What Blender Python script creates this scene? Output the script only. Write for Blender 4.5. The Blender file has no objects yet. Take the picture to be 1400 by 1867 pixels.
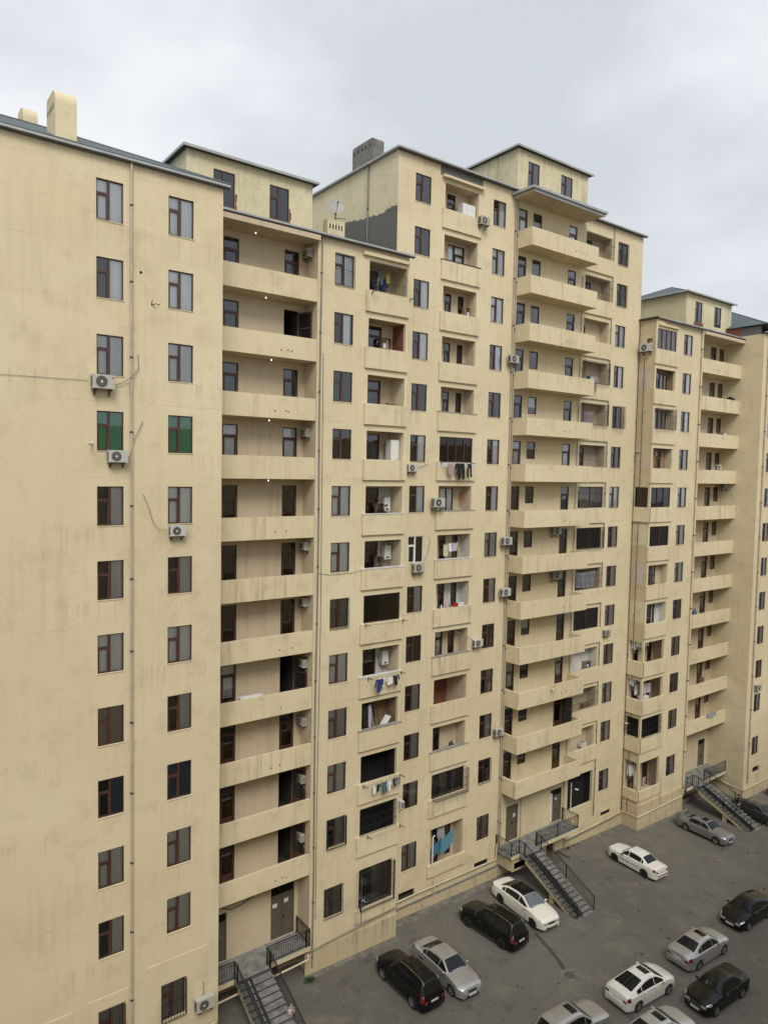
import bpy, bmesh, math, random
from mathutils import Vector, Matrix
R = math.radians
random.seed(7)
S = bpy.context.scene
COL = S.collection

# ------------------------------------------------------------------ camera
yaw, pitch, roll, FPX = R(53.092), R(3.240), R(1.116), 1302.7
fw = Vector((math.cos(pitch)*math.cos(yaw), math.cos(pitch)*math.sin(yaw), -math.sin(pitch)))
r0 = Vector((math.sin(yaw), -math.cos(yaw), 0)); u0 = r0.cross(fw)
rr = math.cos(roll)*r0 + math.sin(roll)*u0
uu = -math.sin(roll)*r0 + math.cos(roll)*u0
cam_d = bpy.data.cameras.new('camera'); cam = bpy.data.objects.new('camera', cam_d); COL.objects.link(cam)
cam.matrix_world = Matrix(((rr.x, uu.x, -fw.x, 0), (rr.y, uu.y, -fw.y, 0), (rr.z, uu.z, -fw.z, 0), (0, 0, 0, 1)))
cam_d.sensor_fit = 'VERTICAL'; cam_d.sensor_height = 24; cam_d.lens = 24*FPX/1867
cam_d.clip_start = 0.1; cam_d.clip_end = 3000
S.camera = cam

# ------------------------------------------------------------------ world: overcast sky
SUN_EL, SUN_AZ = R(47), R(-116)       # direction towards the sun, azimuth from +X
W = bpy.data.worlds.new('World'); S.world = W; W.use_nodes = True
nt = W.node_tree; nt.nodes.clear()
N = nt.nodes.new; Lk = nt.links.new
out = N('ShaderNodeOutputWorld'); sky = N('ShaderNodeTexSky'); sky.sky_type = 'NISHITA'; sky.sun_disc = False
sky.sun_elevation = SUN_EL; sky.sun_rotation = math.pi/2 - SUN_AZ
sky.air_density = 1.5; sky.dust_density = 4
bg1 = N('ShaderNodeBackground'); bg1.inputs[1].default_value = 0.08; Lk(sky.outputs[0], bg1.inputs[0])
tc = N('ShaderNodeTexCoord'); mp = N('ShaderNodeMapping'); mp.inputs['Scale'].default_value = (1, 1, 1.9)
Lk(tc.outputs['Generated'], mp.inputs[0])
n1 = N('ShaderNodeTexNoise'); n1.inputs['Scale'].default_value = 2.4; n1.inputs['Detail'].default_value = 7; n1.inputs['Roughness'].default_value = .5; n1.inputs['Distortion'].default_value = .1
Lk(mp.outputs[0], n1.inputs[0])
cr = N('ShaderNodeValToRGB'); e = cr.color_ramp.elements
e[0].position = .38; e[0].color = (.43, .452, .482, 1); e[1].position = .62; e[1].color = (.595, .61, .632, 1)
Lk(n1.outputs[0], cr.inputs[0])
bg2 = N('ShaderNodeBackground'); bg2.inputs[1].default_value = 1.0; Lk(cr.outputs[0], bg2.inputs[0])
mx = N('ShaderNodeMixShader'); mx.inputs[0].default_value = .93
Lk(bg1.outputs[0], mx.inputs[1]); Lk(bg2.outputs[0], mx.inputs[2]); Lk(mx.outputs[0], out.inputs[0])
sd = bpy.data.lights.new('sun', 'SUN'); sd.energy = 1.5; sd.angle = R(28); sd.color = (1, .95, .86)
so = bpy.data.objects.new('sun', sd); COL.objects.link(so)
sv = Vector((math.cos(SUN_EL)*math.cos(SUN_AZ), math.cos(SUN_EL)*math.sin(SUN_AZ), math.sin(SUN_EL)))
so.rotation_euler = sv.to_track_quat('Z', 'Y').to_euler(); so.location = (0, 0, 60)
S.view_settings.view_transform = 'Standard'; S.view_settings.look = 'None'
S.view_settings.exposure = 0.66; S.view_settings.gamma = 1
S.render.engine = 'CYCLES'

# ------------------------------------------------------------------ materials
MATS = {}
def mat(name, col, rough=.8, metal=0., bump=None, var=.0, vscale=4., coat=0., spec=None):
    if name in MATS: return MATS[name]
    m = bpy.data.materials.new(name); m.use_nodes = True; MATS[name] = m
    t = m.node_tree; b = t.nodes['Principled BSDF']
    b.inputs['Base Color'].default_value = (*col, 1); b.inputs['Roughness'].default_value = rough
    b.inputs['Metallic'].default_value = metal; b.inputs['Coat Weight'].default_value = coat
    if spec is not None: b.inputs['Specular IOR Level'].default_value = spec
    g = t.nodes.new('ShaderNodeNewGeometry')
    if var:
        n = t.nodes.new('ShaderNodeTexNoise'); n.inputs['Scale'].default_value = vscale; n.inputs['Detail'].default_value = 6
        t.links.new(g.outputs['Position'], n.inputs[0])
        c = t.nodes.new('ShaderNodeValToRGB'); c.color_ramp.elements[0].position = .3; c.color_ramp.elements[1].position = .7
        c.color_ramp.elements[0].color = (*[max(0, x*(1-var)) for x in col], 1)
        c.color_ramp.elements[1].color = (*[min(1, x*(1+var)) for x in col], 1)
        t.links.new(n.outputs[0], c.inputs[0]); t.links.new(c.outputs[0], b.inputs['Base Color'])
    if bump:
        n2 = t.nodes.new('ShaderNodeTexNoise'); n2.inputs['Scale'].default_value = bump[0]; n2.inputs['Detail'].default_value = 4
        t.links.new(g.outputs['Position'], n2.inputs[0])
        bp = t.nodes.new('ShaderNodeBump'); bp.inputs['Strength'].default_value = bump[1]; bp.inputs['Distance'].default_value = .02
        t.links.new(n2.outputs[0], bp.inputs['Height']); t.links.new(bp.outputs[0], b.inputs['Normal'])
    return m

def stucco(name, base, dirt, light, streak=.5, rough_amt=.5, patch=0., cracks=0., sills=False):
    m = bpy.data.materials.new(name); m.use_nodes = True; MATS[name] = m
    t = m.node_tree; b = t.nodes['Principled BSDF']; b.inputs['Roughness'].default_value = .93; b.inputs['Specular IOR Level'].default_value = .2
    nn = t.nodes.new; L = t.links.new
    g = nn('ShaderNodeNewGeometry')
    def noise(sc, vec=None, det=5, rg=.55):
        n = nn('ShaderNodeTexNoise'); n.inputs['Scale'].default_value = sc; n.inputs['Detail'].default_value = det; n.inputs['Roughness'].default_value = rg
        L(vec or g.outputs['Position'], n.inputs[0]); return n
    def ramp(src, p0, p1):
        c = nn('ShaderNodeMapRange'); c.inputs[1].default_value = p0; c.inputs[2].default_value = p1; L(src, c.inputs[0]); return c
    def mix(f, a, c):
        x = nn('ShaderNodeMix'); x.data_type = 'RGBA'
        if isinstance(f, float): x.inputs[0].default_value = f
        else: L(f, x.inputs[0])
        for i, v in ((6, a), (7, c)):
            if isinstance(v, tuple): x.inputs[i].default_value = (*v, 1)
            else: L(v, x.inputs[i])
        return x.outputs[2]
    big = ramp(noise(.16).outputs[0], .35, .65)
    c = mix(big.outputs[0], base, light)
    mid = ramp(noise(1.1, det=8, rg=.65).outputs[0], .52, .78)
    sc0 = nn('ShaderNodeMath'); sc0.operation = 'MULTIPLY'; sc0.inputs[1].default_value = .45; L(mid.outputs[0], sc0.inputs[0])
    c = mix(sc0.outputs[0], c, dirt)
    mp = nn('ShaderNodeMapping'); mp.inputs['Scale'].default_value = (2.6, 2.6, .16); L(g.outputs['Position'], mp.inputs[0])
    st = ramp(noise(1.2, mp.outputs[0], 6, .6).outputs[0], .50, .76)
    gate = ramp(noise(.22, None, 3).outputs[0], .40, .62)
    s2 = nn('ShaderNodeMath'); s2.operation = 'MULTIPLY'; L(st.outputs[0], s2.inputs[0]); L(gate.outputs[0], s2.inputs[1])
    s3 = nn('ShaderNodeMath'); s3.operation = 'MULTIPLY'; s3.inputs[1].default_value = streak; L(s2.outputs[0], s3.inputs[0])
    c = mix(s3.outputs[0], c, dirt)
    # plaster-lift bands: each storey was rendered separately and has a slightly other tone
    if patch:
        mb = nn('ShaderNodeMapping'); mb.inputs['Scale'].default_value = (.07, .07, .34); L(g.outputs['Position'], mb.inputs[0])
        vb = nn('ShaderNodeTexVoronoi'); vb.inputs['Scale'].default_value = 1.0; L(mb.outputs[0], vb.inputs[0])
        sp = nn('ShaderNodeSeparateColor'); L(vb.outputs['Color'], sp.inputs[0])
        q = nn('ShaderNodeMath'); q.operation = 'MULTIPLY'; q.inputs[1].default_value = patch; L(sp.outputs[0], q.inputs[0])
        c = mix(q.outputs[0], c, tuple(x*.72 for x in light))
    if sills:   # rain marks below the window sills of each storey, and the faint joint of each floor slab
        sx = nn('ShaderNodeSeparateXYZ'); L(g.outputs['Position'], sx.inputs[0])
        def mth(op, a, b_=None):
            q_ = nn('ShaderNodeMath'); q_.operation = op
            for i_, v_ in enumerate((a, b_)):
                if v_ is None: continue
                if isinstance(v_, (int, float)): q_.inputs[i_].default_value = v_
                else: L(v_, q_.inputs[i_])
            return q_.outputs[0]
        fr = mth('FRACT', mth('DIVIDE', mth('SUBTRACT', 15.6+300, sx.outputs[2]), 3.0))       # 0 at the sill, growing downwards
        fall = ramp(fr, .42, .0); on = ramp(fr, .0, .02)
        mq = nn('ShaderNodeMapping'); mq.inputs['Scale'].default_value = (4.5, 4.5, .10); L(g.outputs['Position'], mq.inputs[0])
        sk_ = ramp(noise(1.4, mq.outputs[0], 5, .6).outputs[0], .50, .70); gt = ramp(noise(.33, None, 2).outputs[0], .42, .60)
        c = mix(mth('MULTIPLY', mth('MULTIPLY', mth('MULTIPLY', sk_.outputs[0], fall.outputs[0]), mth('MULTIPLY', gt.outputs[0], on.outputs[0])), .62), c, dirt)
        nj = noise(.8, None, 5, .6); fj = mth('ADD', fr, mth('MULTIPLY', mth('SUBTRACT', nj.outputs[0], .5), .03))
        jn = mth('MULTIPLY', ramp(mth('ABSOLUTE', mth('SUBTRACT', fj, .345)), .010, .0).outputs[0], ramp(noise(.45, None, 3).outputs[0], .50, .60).outputs[0])
        c = mix(mth('MULTIPLY', jn, .35), c, dirt)
        gl = ramp(sx.outputs[2], -20.5, -27.0); gn = ramp(noise(.7, None, 6, .65).outputs[0], .42, .70)
        c = mix(mth('MULTIPLY', mth('MULTIPLY', gl.outputs[0], gn.outputs[0]), .55), c, dirt)
    fine = ramp(noise(16, None, 4, .7).outputs[0], .3, .7)
    hv = nn('ShaderNodeHueSaturation'); L(c, hv.inputs['Color'])
    fm = nn('ShaderNodeMapRange'); fm.inputs[1].default_value = 0; fm.inputs[2].default_value = 1; fm.inputs[3].default_value = .93; fm.inputs[4].default_value = 1.06
    L(fine.outputs[0], fm.inputs[0]); L(fm.outputs[0], hv.inputs['Value']); c = hv.outputs[0]
    if cracks:
        vo = nn('ShaderNodeTexVoronoi'); vo.feature = 'DISTANCE_TO_EDGE'; vo.inputs['Scale'].default_value = .9
        nz = noise(1.3, None, 5); ad = nn('ShaderNodeVectorMath'); ad.operation = 'ADD'; L(g.outputs['Position'], ad.inputs[0]); L(nz.outputs['Color'], ad.inputs[1]); L(ad.outputs[0], vo.inputs[0])
        ce = ramp(vo.outputs['Distance'], .02, .0)
        cg = ramp(noise(.5, None, 2).outputs[0], .48, .55)
        cm = nn('ShaderNodeMath'); cm.operation = 'MULTIPLY'; L(ce.outputs[0], cm.inputs[0]); L(cg.outputs[0], cm.inputs[1])
        cm2 = nn('ShaderNodeMath'); cm2.operation = 'MULTIPLY'; cm2.inputs[1].default_value = cracks; L(cm.outputs[0], cm2.inputs[0])
        c = mix(cm2.outputs[0], c, tuple(x*.35 for x in dirt))
    L(c, b.inputs['Base Color'])
    bp = nn('ShaderNodeBump'); bp.inputs['Strength'].default_value = rough_amt; bp.inputs['Distance'].default_value = .03
    nb = noise(9, None, 8, .75); L(nb.outputs[0], bp.inputs['Height']); L(bp.outputs[0], b.inputs['Normal'])
    return m

M = {}
M['stucco'] = stucco('cream_stucco', (.625, .535, .355), (.36, .295, .19), (.685, .60, .415), .30, .35, .16, 0., True)
M['balc'] = stucco('balcony_stucco', (.615, .53, .352), (.31, .255, .165), (.675, .59, .405), .8, .4, .1)
M['inner'] = stucco('shaded_inner_stucco', (.53, .445, .32), (.34, .28, .19), (.57, .485, .355), .6, .25)  # same stucco as outside, loggia shade put into a darker, pinker tone
M['rough'] = stucco('rough_lime_stucco', (.58, .52, .345), (.30, .27, .17), (.66, .61, .43), .9, .9, .0, .4)
M['side'] = stucco('weathered_side_stucco', (.54, .45, .29), (.27, .225, .145), (.60, .51, .34), .9, .6, .35, .5)
M['plinth'] = stucco('plinth_stucco', (.50, .415, .27), (.22, .185, .125), (.55, .465, .31), .9, .5)
M['greyplaster'] = stucco('grey_cement_plaster', (.125, .125, .118), (.08, .08, .076), (.155, .155, .148), .5, .6)
M['concrete'] = mat('concrete', (.26, .25, .225), .9, var=.3, vscale=3, bump=(14, .4))
M['steps'] = mat('grey_concrete_steps', (.19, .19, .18), .9, var=.4, vscale=2.5, bump=(14, .4))
M['riser'] = mat('dark_riser', (.085, .083, .078), .95, var=.4, vscale=4)  # darker than the treads so each step stands apart
M['chimney_grey'] = mat('grey_rendered_chimney', (.17, .165, .155), .95, var=.3, vscale=2.5, bump=(12, .6))
M['brown'] = mat('brown_window_frame', (.065, .028, .021), .45, var=.25, vscale=2)
M['door'] = mat('brown_door_panel', (.13, .050, .028), .5, var=.25, vscale=2)
M['dark'] = mat('room_painted_dark', (.035, .031, .028), .95, var=.3, vscale=1.2)  # room darkness put into the colour of the box walls
M['black'] = mat('black_void', (.006, .006, .006), .95)  # painted darkness for unlit recesses and slots; small black parts share it
M['gutter'] = mat('grey_metal_gutter', (.38, .39, .39), .5, .3, var=.15, vscale=1.5)
M['gutter_dark'] = mat('dark_gutter_inside', (.10, .11, .12), .6, .3)
M['pipe'] = mat('beige_drainpipe', (.42, .36, .27), .6, var=.15, vscale=1)
M['pipegrey'] = mat('grey_pipe', (.20, .19, .17), .6, var=.2, vscale=1)
M['gas'] = mat('cream_gas_pipe', (.55, .48, .33), .55, var=.15, vscale=1)
M['iron'] = mat('dark_iron', (.035, .033, .033), .55, .4)
M['whiteac'] = mat('white_casing', (.50, .50, .47), .5, var=.08, vscale=5)
_t = M['whiteac'].node_tree; _o = _t.nodes.new('ShaderNodeObjectInfo'); _m = _t.nodes.new('ShaderNodeMix'); _m.data_type = 'RGBA'; _m.inputs[6].default_value = (.52, .52, .50, 1); _m.inputs[7].default_value = (.36, .34, .28, 1)
_t.links.new(_o.outputs['Random'], _m.inputs[0]); _t.links.new(_m.outputs[2], _t.nodes['Principled BSDF'].inputs['Base Color'])
M['acdark'] = mat('fan_grille_dark', (.05, .055, .055), .6)
M['white'] = mat('white_enamel', (.66, .67, .66), .4)
M['plasterwhite'] = mat('white_plaster_wall', (.56, .56, .54), .9, var=.12, vscale=2)
M['brick'] = mat('red_brick', (.20, .075, .05), .9, var=.4, vscale=6, bump=(20, .6))
M['cur_white'] = mat('white_net_curtain', (.86, .90, .91), .9)
M['cur_grey'] = mat('grey_curtain', (.60, .63, .63), .9)
M['cur_beige'] = mat('beige_curtain', (.36, .32, .25), .9)
M['cur_blue'] = mat('dark_blue_curtain', (.08, .11, .20), .9)
M['cur_green'] = mat('green_curtain', (.05, .36, .18), .8)
M['metaldoor'] = mat('grey_steel_door', (.135, .115, .085), .55, .3, var=.15, vscale=2)
M['red'] = mat('red_plastic', (.35, .02, .03), .4)
M['rubber'] = mat('tyre_rubber', (.02, .02, .02), .8)
M['rim'] = mat('alloy_rim', (.45, .45, .46), .35, .8)
M['rimdark'] = mat('dark_alloy_rim', (.05, .05, .05), .4, .6)
M['trim'] = mat('black_trim', (.015, .015, .016), .5)
M['chrome'] = mat('chrome_trim', (.55, .55, .56), .2, 1.)
M['plate'] = mat('white_number_plate', (.6, .6, .58), .5)
M['taillight'] = mat('red_tail_light', (.17, .010, .012), .2, coat=.6)
M['headlight'] = mat('clear_head_light', (.50, .52, .54), .12, .4, coat=1.)
M['leaf'] = mat('weed_leaf', (.06, .10, .035), .8, var=.4, vscale=20)
M['darkleaf'] = mat('dark_leaf', (.018, .035, .018), .8, var=.4, vscale=20)
M['wood'] = mat('bare_wood', (.25, .17, .10), .8, var=.3, vscale=6)
M['paper'] = mat('paper', (.62, .62, .60), .9)
M['dish'] = mat('dish_grey', (.30, .30, .28), .6, var=.15, vscale=6)
M['manhole'] = mat('manhole_iron', (.09, .085, .08), .7, var=.3, vscale=10)

def glass_mat(name, tint, boost, rough=.02, carglass=False):
    m = bpy.data.materials.new(name); m.use_nodes = True; t = m.node_tree; t.nodes.clear(); MATS[name] = m
    nn = t.nodes.new; L = t.links.new
    o = nn('ShaderNodeOutputMaterial'); gl = nn('ShaderNodeBsdfGlossy'); gl.inputs['Roughness'].default_value = rough
    gl.inputs['Color'].default_value = (.9, .95, 1, 1)
    if carglass:
        tr = nn('ShaderNodeBsdfDiffuse'); tr.inputs['Color'].default_value = (*tint, 1)
    else:
        tr = nn('ShaderNodeBsdfTransparent'); tr.inputs['Color'].default_value = (*tint, 1)
    fr = nn('ShaderNodeFresnel'); fr.inputs['IOR'].default_value = 1.5
    ma = nn('ShaderNodeMath'); ma.operation = 'MULTIPLY'; ma.inputs[1].default_value = boost; ma.use_clamp = True; L(fr.outputs[0], ma.inputs[0])
    mx = nn('ShaderNodeMixShader'); L(ma.outputs[0], mx.inputs[0]); L(tr.outputs[0], mx.inputs[1]); L(gl.outputs[0], mx.inputs[2])
    if not carglass:
        g = nn('ShaderNodeNewGeometry'); n = nn('ShaderNodeTexNoise'); n.inputs['Scale'].default_value = .8; L(g.outputs['Position'], n.inputs[0])
        bp = nn('ShaderNodeBump'); bp.inputs['Strength'].default_value = .12; bp.inputs['Distance'].default_value = .05; L(n.outputs[0], bp.inputs['Height']); L(bp.outputs[0], gl.inputs['Normal'])
    L(mx.outputs[0], o.inputs[0]); return m
M['glass'] = glass_mat('window_glass', (1, 1, 1), 2.6)
M['glassdark'] = glass_mat('dark_tinted_glass', (.30, .26, .23), 1.3)
M['carglass'] = glass_mat('car_glass', (.010, .011, .012), .75, .03, True)
M['carglass_light'] = glass_mat('car_windscreen_glass', (.045, .05, .055), 3.2, .03, True)

def paint(name, col, metal=.0, rough=.3):
    m = mat(name, col, rough, metal, coat=1.0); m.node_tree.nodes['Principled BSDF'].inputs['Coat Roughness'].default_value = .06
    if sum(col) < .06: m.node_tree.nodes['Principled BSDF'].inputs['Coat Weight'].default_value = .35; m.node_tree.nodes['Principled BSDF'].inputs['Specular IOR Level'].default_value = .2
    return m
P = {'black': paint('black_car_paint', (.0045, .0045, .005)), 'silver': paint('silver_car_paint', (.42, .42, .43), .55, .35),
     'white': paint('white_car_paint', (.74, .74, .71)), 'grey': paint('grey_car_paint', (.24, .24, .245), .5, .35),
     'darkgrey': paint('dark_grey_car_paint', (.045, .047, .05), .4, .35), 'darkred': paint('dark_red_car_paint', (.12, .015, .012)),
     'pearl': paint('pearl_white_car_paint', (.76, .75, .68)), 'lightsilver': paint('pale_silver_car_paint', (.50, .505, .52), .5, .32)}

# asphalt
def asphalt():
    m = bpy.data.materials.new('worn_asphalt'); m.use_nodes = True; t = m.node_tree; b = t.nodes['Principled BSDF']
    b.inputs['Roughness'].default_value = .9; b.inputs['Specular IOR Level'].default_value = .25
    nn = t.nodes.new; L = t.links.new; g = nn('ShaderNodeNewGeometry')
    def noise(sc, det, rg=.6, v=None):
        n = nn('ShaderNodeTexNoise'); n.inputs['Scale'].default_value = sc; n.inputs['Detail'].default_value = det; n.inputs['Roughness'].default_value = rg
        L(v or g.outputs['Position'], n.inputs[0]); return n.outputs[0]
    def rmp(s, a, c):
        r_ = nn('ShaderNodeMapRange'); r_.inputs[1].default_value = a; r_.inputs[2].default_value = c; L(s, r_.inputs[0]); return r_.outputs[0]
    def mix(f, a, c):
        x = nn('ShaderNodeMix'); x.data_type = 'RGBA'; L(f, x.inputs[0])
        for i, v in ((6, a), (7, c)):
            if isinstance(v, tuple): x.inputs[i].default_value = (*v, 1)
            else: L(v, x.inputs[i])
        return x.outputs[2]
    def mul(s, k):
        q = nn('ShaderNodeMath'); q.operation = 'MULTIPLY'; q.inputs[1].default_value = k; L(s, q.inputs[0]); return q.outputs[0]
    c = mix(rmp(noise(.12, 5), .35, .65), (.120, .113, .099), (.152, .144, .127))
    c = mix(mul(rmp(noise(.55, 8, .7), .50, .72), .75), c, (.205, .192, .163))
    c = mix(mul(rmp(noise(.9, 7, .7), .57, .68), .6), c, (.062, .057, .048))
    c = mix(rmp(noise(2.6, 3, .5), .70, .74), c, (.035, .032, .028))
    mp = nn('ShaderNodeMapping'); mp.inputs['Rotation'].default_value = (0, 0, .1); mp.inputs['Scale'].default_value = (.10, 1.1, 1); L(g.outputs['Position'], mp.inputs[0])
    c = mix(mul(rmp(noise(.8, 4, .5, mp.outputs[0]), .50, .70), .35), c, (.14, .132, .112))
    vo = nn('ShaderNodeTexVoronoi'); vo.feature = 'DISTANCE_TO_EDGE'; vo.inputs['Scale'].default_value = .16
    nz = nn('ShaderNodeTexNoise'); nz.inputs['Scale'].default_value = .8; nz.inputs['Detail'].default_value = 6; L(g.outputs['Position'], nz.inputs[0])
    ad = nn('ShaderNodeVectorMath'); ad.operation = 'ADD'; L(g.outputs['Position'], ad.inputs[0]); L(nz.outputs['Color'], ad.inputs[1]); L(ad.outputs[0], vo.inputs[0])
    c = mix(mul(rmp(vo.outputs['Distance'], .004, .001), .22), c, (.05, .046, .04))
    c = mix(mul(rmp(noise(28, 3, .7), .45, .75), .45), c, (.16, .15, .13))
    L(c, b.inputs['Base Color'])
    bp = nn('ShaderNodeBump'); bp.inputs['Strength'].default_value = .5; bp.inputs['Distance'].default_value = .01; L(noise(40, 5, .7), bp.inputs['Height']); L(bp.outputs[0], b.inputs['Normal'])
    return m
M['asphalt'] = asphalt()
# corrugated metal tile roof: courses up the slope
def roofmat():
    m = bpy.data.materials.new('green_grey_metal_roof_tiles'); m.use_nodes = True; t = m.node_tree; b = t.nodes['Principled BSDF']
    b.inputs['Roughness'].default_value = .55
    nn = t.nodes.new; L = t.links.new; g = nn('ShaderNodeNewGeometry'); s = nn('ShaderNodeSeparateXYZ'); L(g.outputs['Position'], s.inputs[0])
    def saw(inp, period):
        a = nn('ShaderNodeMath'); a.operation = 'DIVIDE'; a.inputs[1].default_value = period; L(inp, a.inputs[0])
        f = nn('ShaderNodeMath'); f.operation = 'FRACT'; L(a.outputs[0], f.inputs[0]); return f.outputs[0]
    z = saw(s.outputs[2], .155)
    w = nn('ShaderNodeTexWave'); w.inputs['Scale'].default_value = 1.5; w.bands_direction = 'X'; L(g.outputs['Position'], w.inputs[0])
    rp = nn('ShaderNodeValToRGB'); rp.color_ramp.elements[0].color = (.025, .04, .045, 1); rp.color_ramp.elements[0].position = .28
    rp.color_ramp.elements[1].color = (.12, .165, .175, 1); rp.color_ramp.elements[1].position = .5; L(z, rp.inputs[0])
    n = nn('ShaderNodeTexNoise'); n.inputs['Scale'].default_value = 1.2; L(g.outputs['Position'], n.inputs[0])
    x = nn('ShaderNodeMix'); x.data_type = 'RGBA'; x.blend_type = 'MULTIPLY'; x.inputs[0].default_value = .25; L(rp.outputs[0], x.inputs[6]); L(n.outputs[0], x.inputs[7])
    L(x.outputs[2], b.inputs['Base Color'])
    ad = nn('ShaderNodeMath'); ad.operation = 'ADD'; L(z, ad.inputs[0]); L(w.outputs[1], ad.inputs[1])
    bp = nn('ShaderNodeBump'); bp.inputs['Strength'].default_value = .8; bp.inputs['Distance'].default_value = .05; L(ad.outputs[0], bp.inputs['Height']); L(bp.outputs[0], b.inputs['Normal'])
    return m
M['roof'] = roofmat()

# ------------------------------------------------------------------ mesh helpers
WL = {}     # world location of every parent
def wloc(o): return WL.get(o.name, Vector((0, 0, 0)))
class MB:
    def __init__(s): s.v = []; s.f = []; s.m = []
    def face(s, pts, m=0):
        i = len(s.v); s.v += [tuple(p) for p in pts]; s.f.append(tuple(range(i, i+len(pts)))); s.m.append(m)
    def box(s, x0, x1, y0, y1, z0, z1, m=0):
        i = len(s.v)
        s.v += [(x0, y0, z0), (x1, y0, z0), (x1, y1, z0), (x0, y1, z0), (x0, y0, z1), (x1, y0, z1), (x1, y1, z1), (x0, y1, z1)]
        for q in ((0, 3, 2, 1), (4, 5, 6, 7), (0, 1, 5, 4), (1, 2, 6, 5), (2, 3, 7, 6), (3, 0, 4, 7)):
            s.f.append(tuple(i+k for k in q)); s.m.append(m)
    def bar(s, a, b, w, h=None, m=0, up=(0, 0, 1)):
        a, b = Vector(a), Vector(b); h = h or w; d = (b-a).normalized(); up = Vector(up)
        if abs(d.dot(up)) > .98: up = Vector((1, 0, 0))
        x = d.cross(up).normalized()*w/2; y = x.cross(d).normalized()*h/2; i = len(s.v)
        for p in (a, b):
            s.v += [tuple(p-x-y), tuple(p+x-y), tuple(p+x+y), tuple(p-x+y)]
        for q in ((0, 1, 2, 3), (7, 6, 5, 4), (0, 4, 5, 1), (1, 5, 6, 2), (2, 6, 7, 3), (3, 7, 4, 0)):
            s.f.append(tuple(i+k for k in q)); s.m.append(m)
    def tube(s, pts, r, n=8, m=0, cap=True):
        pts = [Vector(p) for p in pts]; rings = []; ref = None
        for j, p in enumerate(pts):
            d = (pts[min(j+1, len(pts)-1)]-pts[max(j-1, 0)]).normalized()
            if ref is None: ref = Vector((0, 0, 1)) if abs(d.z) < .9 else Vector((1, 0, 0))
            x = d.cross(ref).normalized(); y = x.cross(d).normalized(); ref = y if abs(y.dot(d)) < .9 else ref
            rd = r[j] if isinstance(r, (list, tuple)) else r
            i = len(s.v); rings.append(i)
            for k in range(n):
                a = 2*math.pi*k/n; s.v.append(tuple(p+x*math.cos(a)*rd+y*math.sin(a)*rd))
        for a, b in zip(rings, rings[1:]):
            for k in range(n):
                s.f.append((a+k, a+(k+1) % n, b+(k+1) % n, b+k)); s.m.append(m)
        if cap:
            s.f.append(tuple(rings[0]+k for k in reversed(range(n)))); s.m.append(m)
            s.f.append(tuple(rings[-1]+k for k in range(n))); s.m.append(m)
    def disc(s, c, nrm, r0, r1=0, n=16, m=0):
        c = Vector(c); nrm = Vector(nrm).normalized(); x = nrm.orthogonal().normalized(); y = nrm.cross(x)
        P_ = lambda rad, k: c+x*math.cos(2*math.pi*k/n)*rad+y*math.sin(2*math.pi*k/n)*rad
        if r1 <= 0: s.face([P_(r0, k) for k in range(n)], m)
        else:
            for k in range(n): s.face([P_(r0, k), P_(r0, k+1), P_(r1, k+1), P_(r1, k)], m)
    def grid(s, rows, m=0, closed=False):
        i = len(s.v); w = len(rows[0])
        for r_ in rows: s.v += [tuple(p) for p in r_]
        for a in range(len(rows)-1):
            for b in range(w-1 if not closed else w):
                b2 = (b+1) % w
                s.f.append((i+a*w+b, i+a*w+b2, i+(a+1)*w+b2, i+(a+1)*w+b)); s.m.append(m)
    def mesh(s, name, mats, smooth=None):
        me = bpy.data.meshes.new(name); me.from_pydata(s.v, [], s.f)
        for k in mats: me.materials.append(M[k] if isinstance(k, str) else k)
        for p_, mi in zip(me.polygons, s.m): p_.material_index = mi
        if smooth is not None:
            bm = bmesh.new(); bm.from_mesh(me); bmesh.ops.remove_doubles(bm, verts=bm.verts, dist=.0004)
            bmesh.ops.recalc_face_normals(bm, faces=bm.faces)
            for f_ in bm.faces: f_.smooth = True
            for e_ in bm.edges:
                if len(e_.link_faces) == 2 and e_.calc_face_angle(0) > R(smooth): e_.smooth = False
            bm.to_mesh(me); bm.free()
        return me
    def build(s, name, mats, parent=None, smooth=None, world=True):
        return link(name, s.mesh(name, mats, smooth), parent, (0, 0, 0) if world else None)
def link(name, me, parent=None, loc=(0, 0, 0), rot=0):
    """loc in world coordinates; None keeps the mesh in its parent's own space"""
    o = bpy.data.objects.new(name, me); COL.objects.link(o)
    if parent: o.parent = parent
    if loc is None: WL[o.name] = wloc(parent) if parent else Vector((0, 0, 0))
    else:
        o.location = Vector(loc) - (wloc(parent) if parent else Vector((0, 0, 0)))
        WL[o.name] = Vector(loc)
    if rot: o.rotation_euler.z = rot
    return o
def tag(o, label, cat, group=None, kind=None):
    if label: o['label'] = label
    if cat: o['category'] = cat
    if group: o['group'] = group
    if kind: o['kind'] = kind
    return o
def thing(name, label, cat, loc, rz=0, group=None):
    o = bpy.data.objects.new(name, None); COL.objects.link(o); o.location = loc; o.rotation_euler.z = rz; o.empty_display_size = .3
    WL[o.name] = Vector(loc); return tag(o, label, cat, group)
def copy_tree(o, parent=None):
    c = o.copy(); COL.objects.link(c)
    if parent: c.parent = parent
    for ch in [x for x in COL.objects if x.parent == o]: copy_tree(ch, c)
    return c

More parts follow.
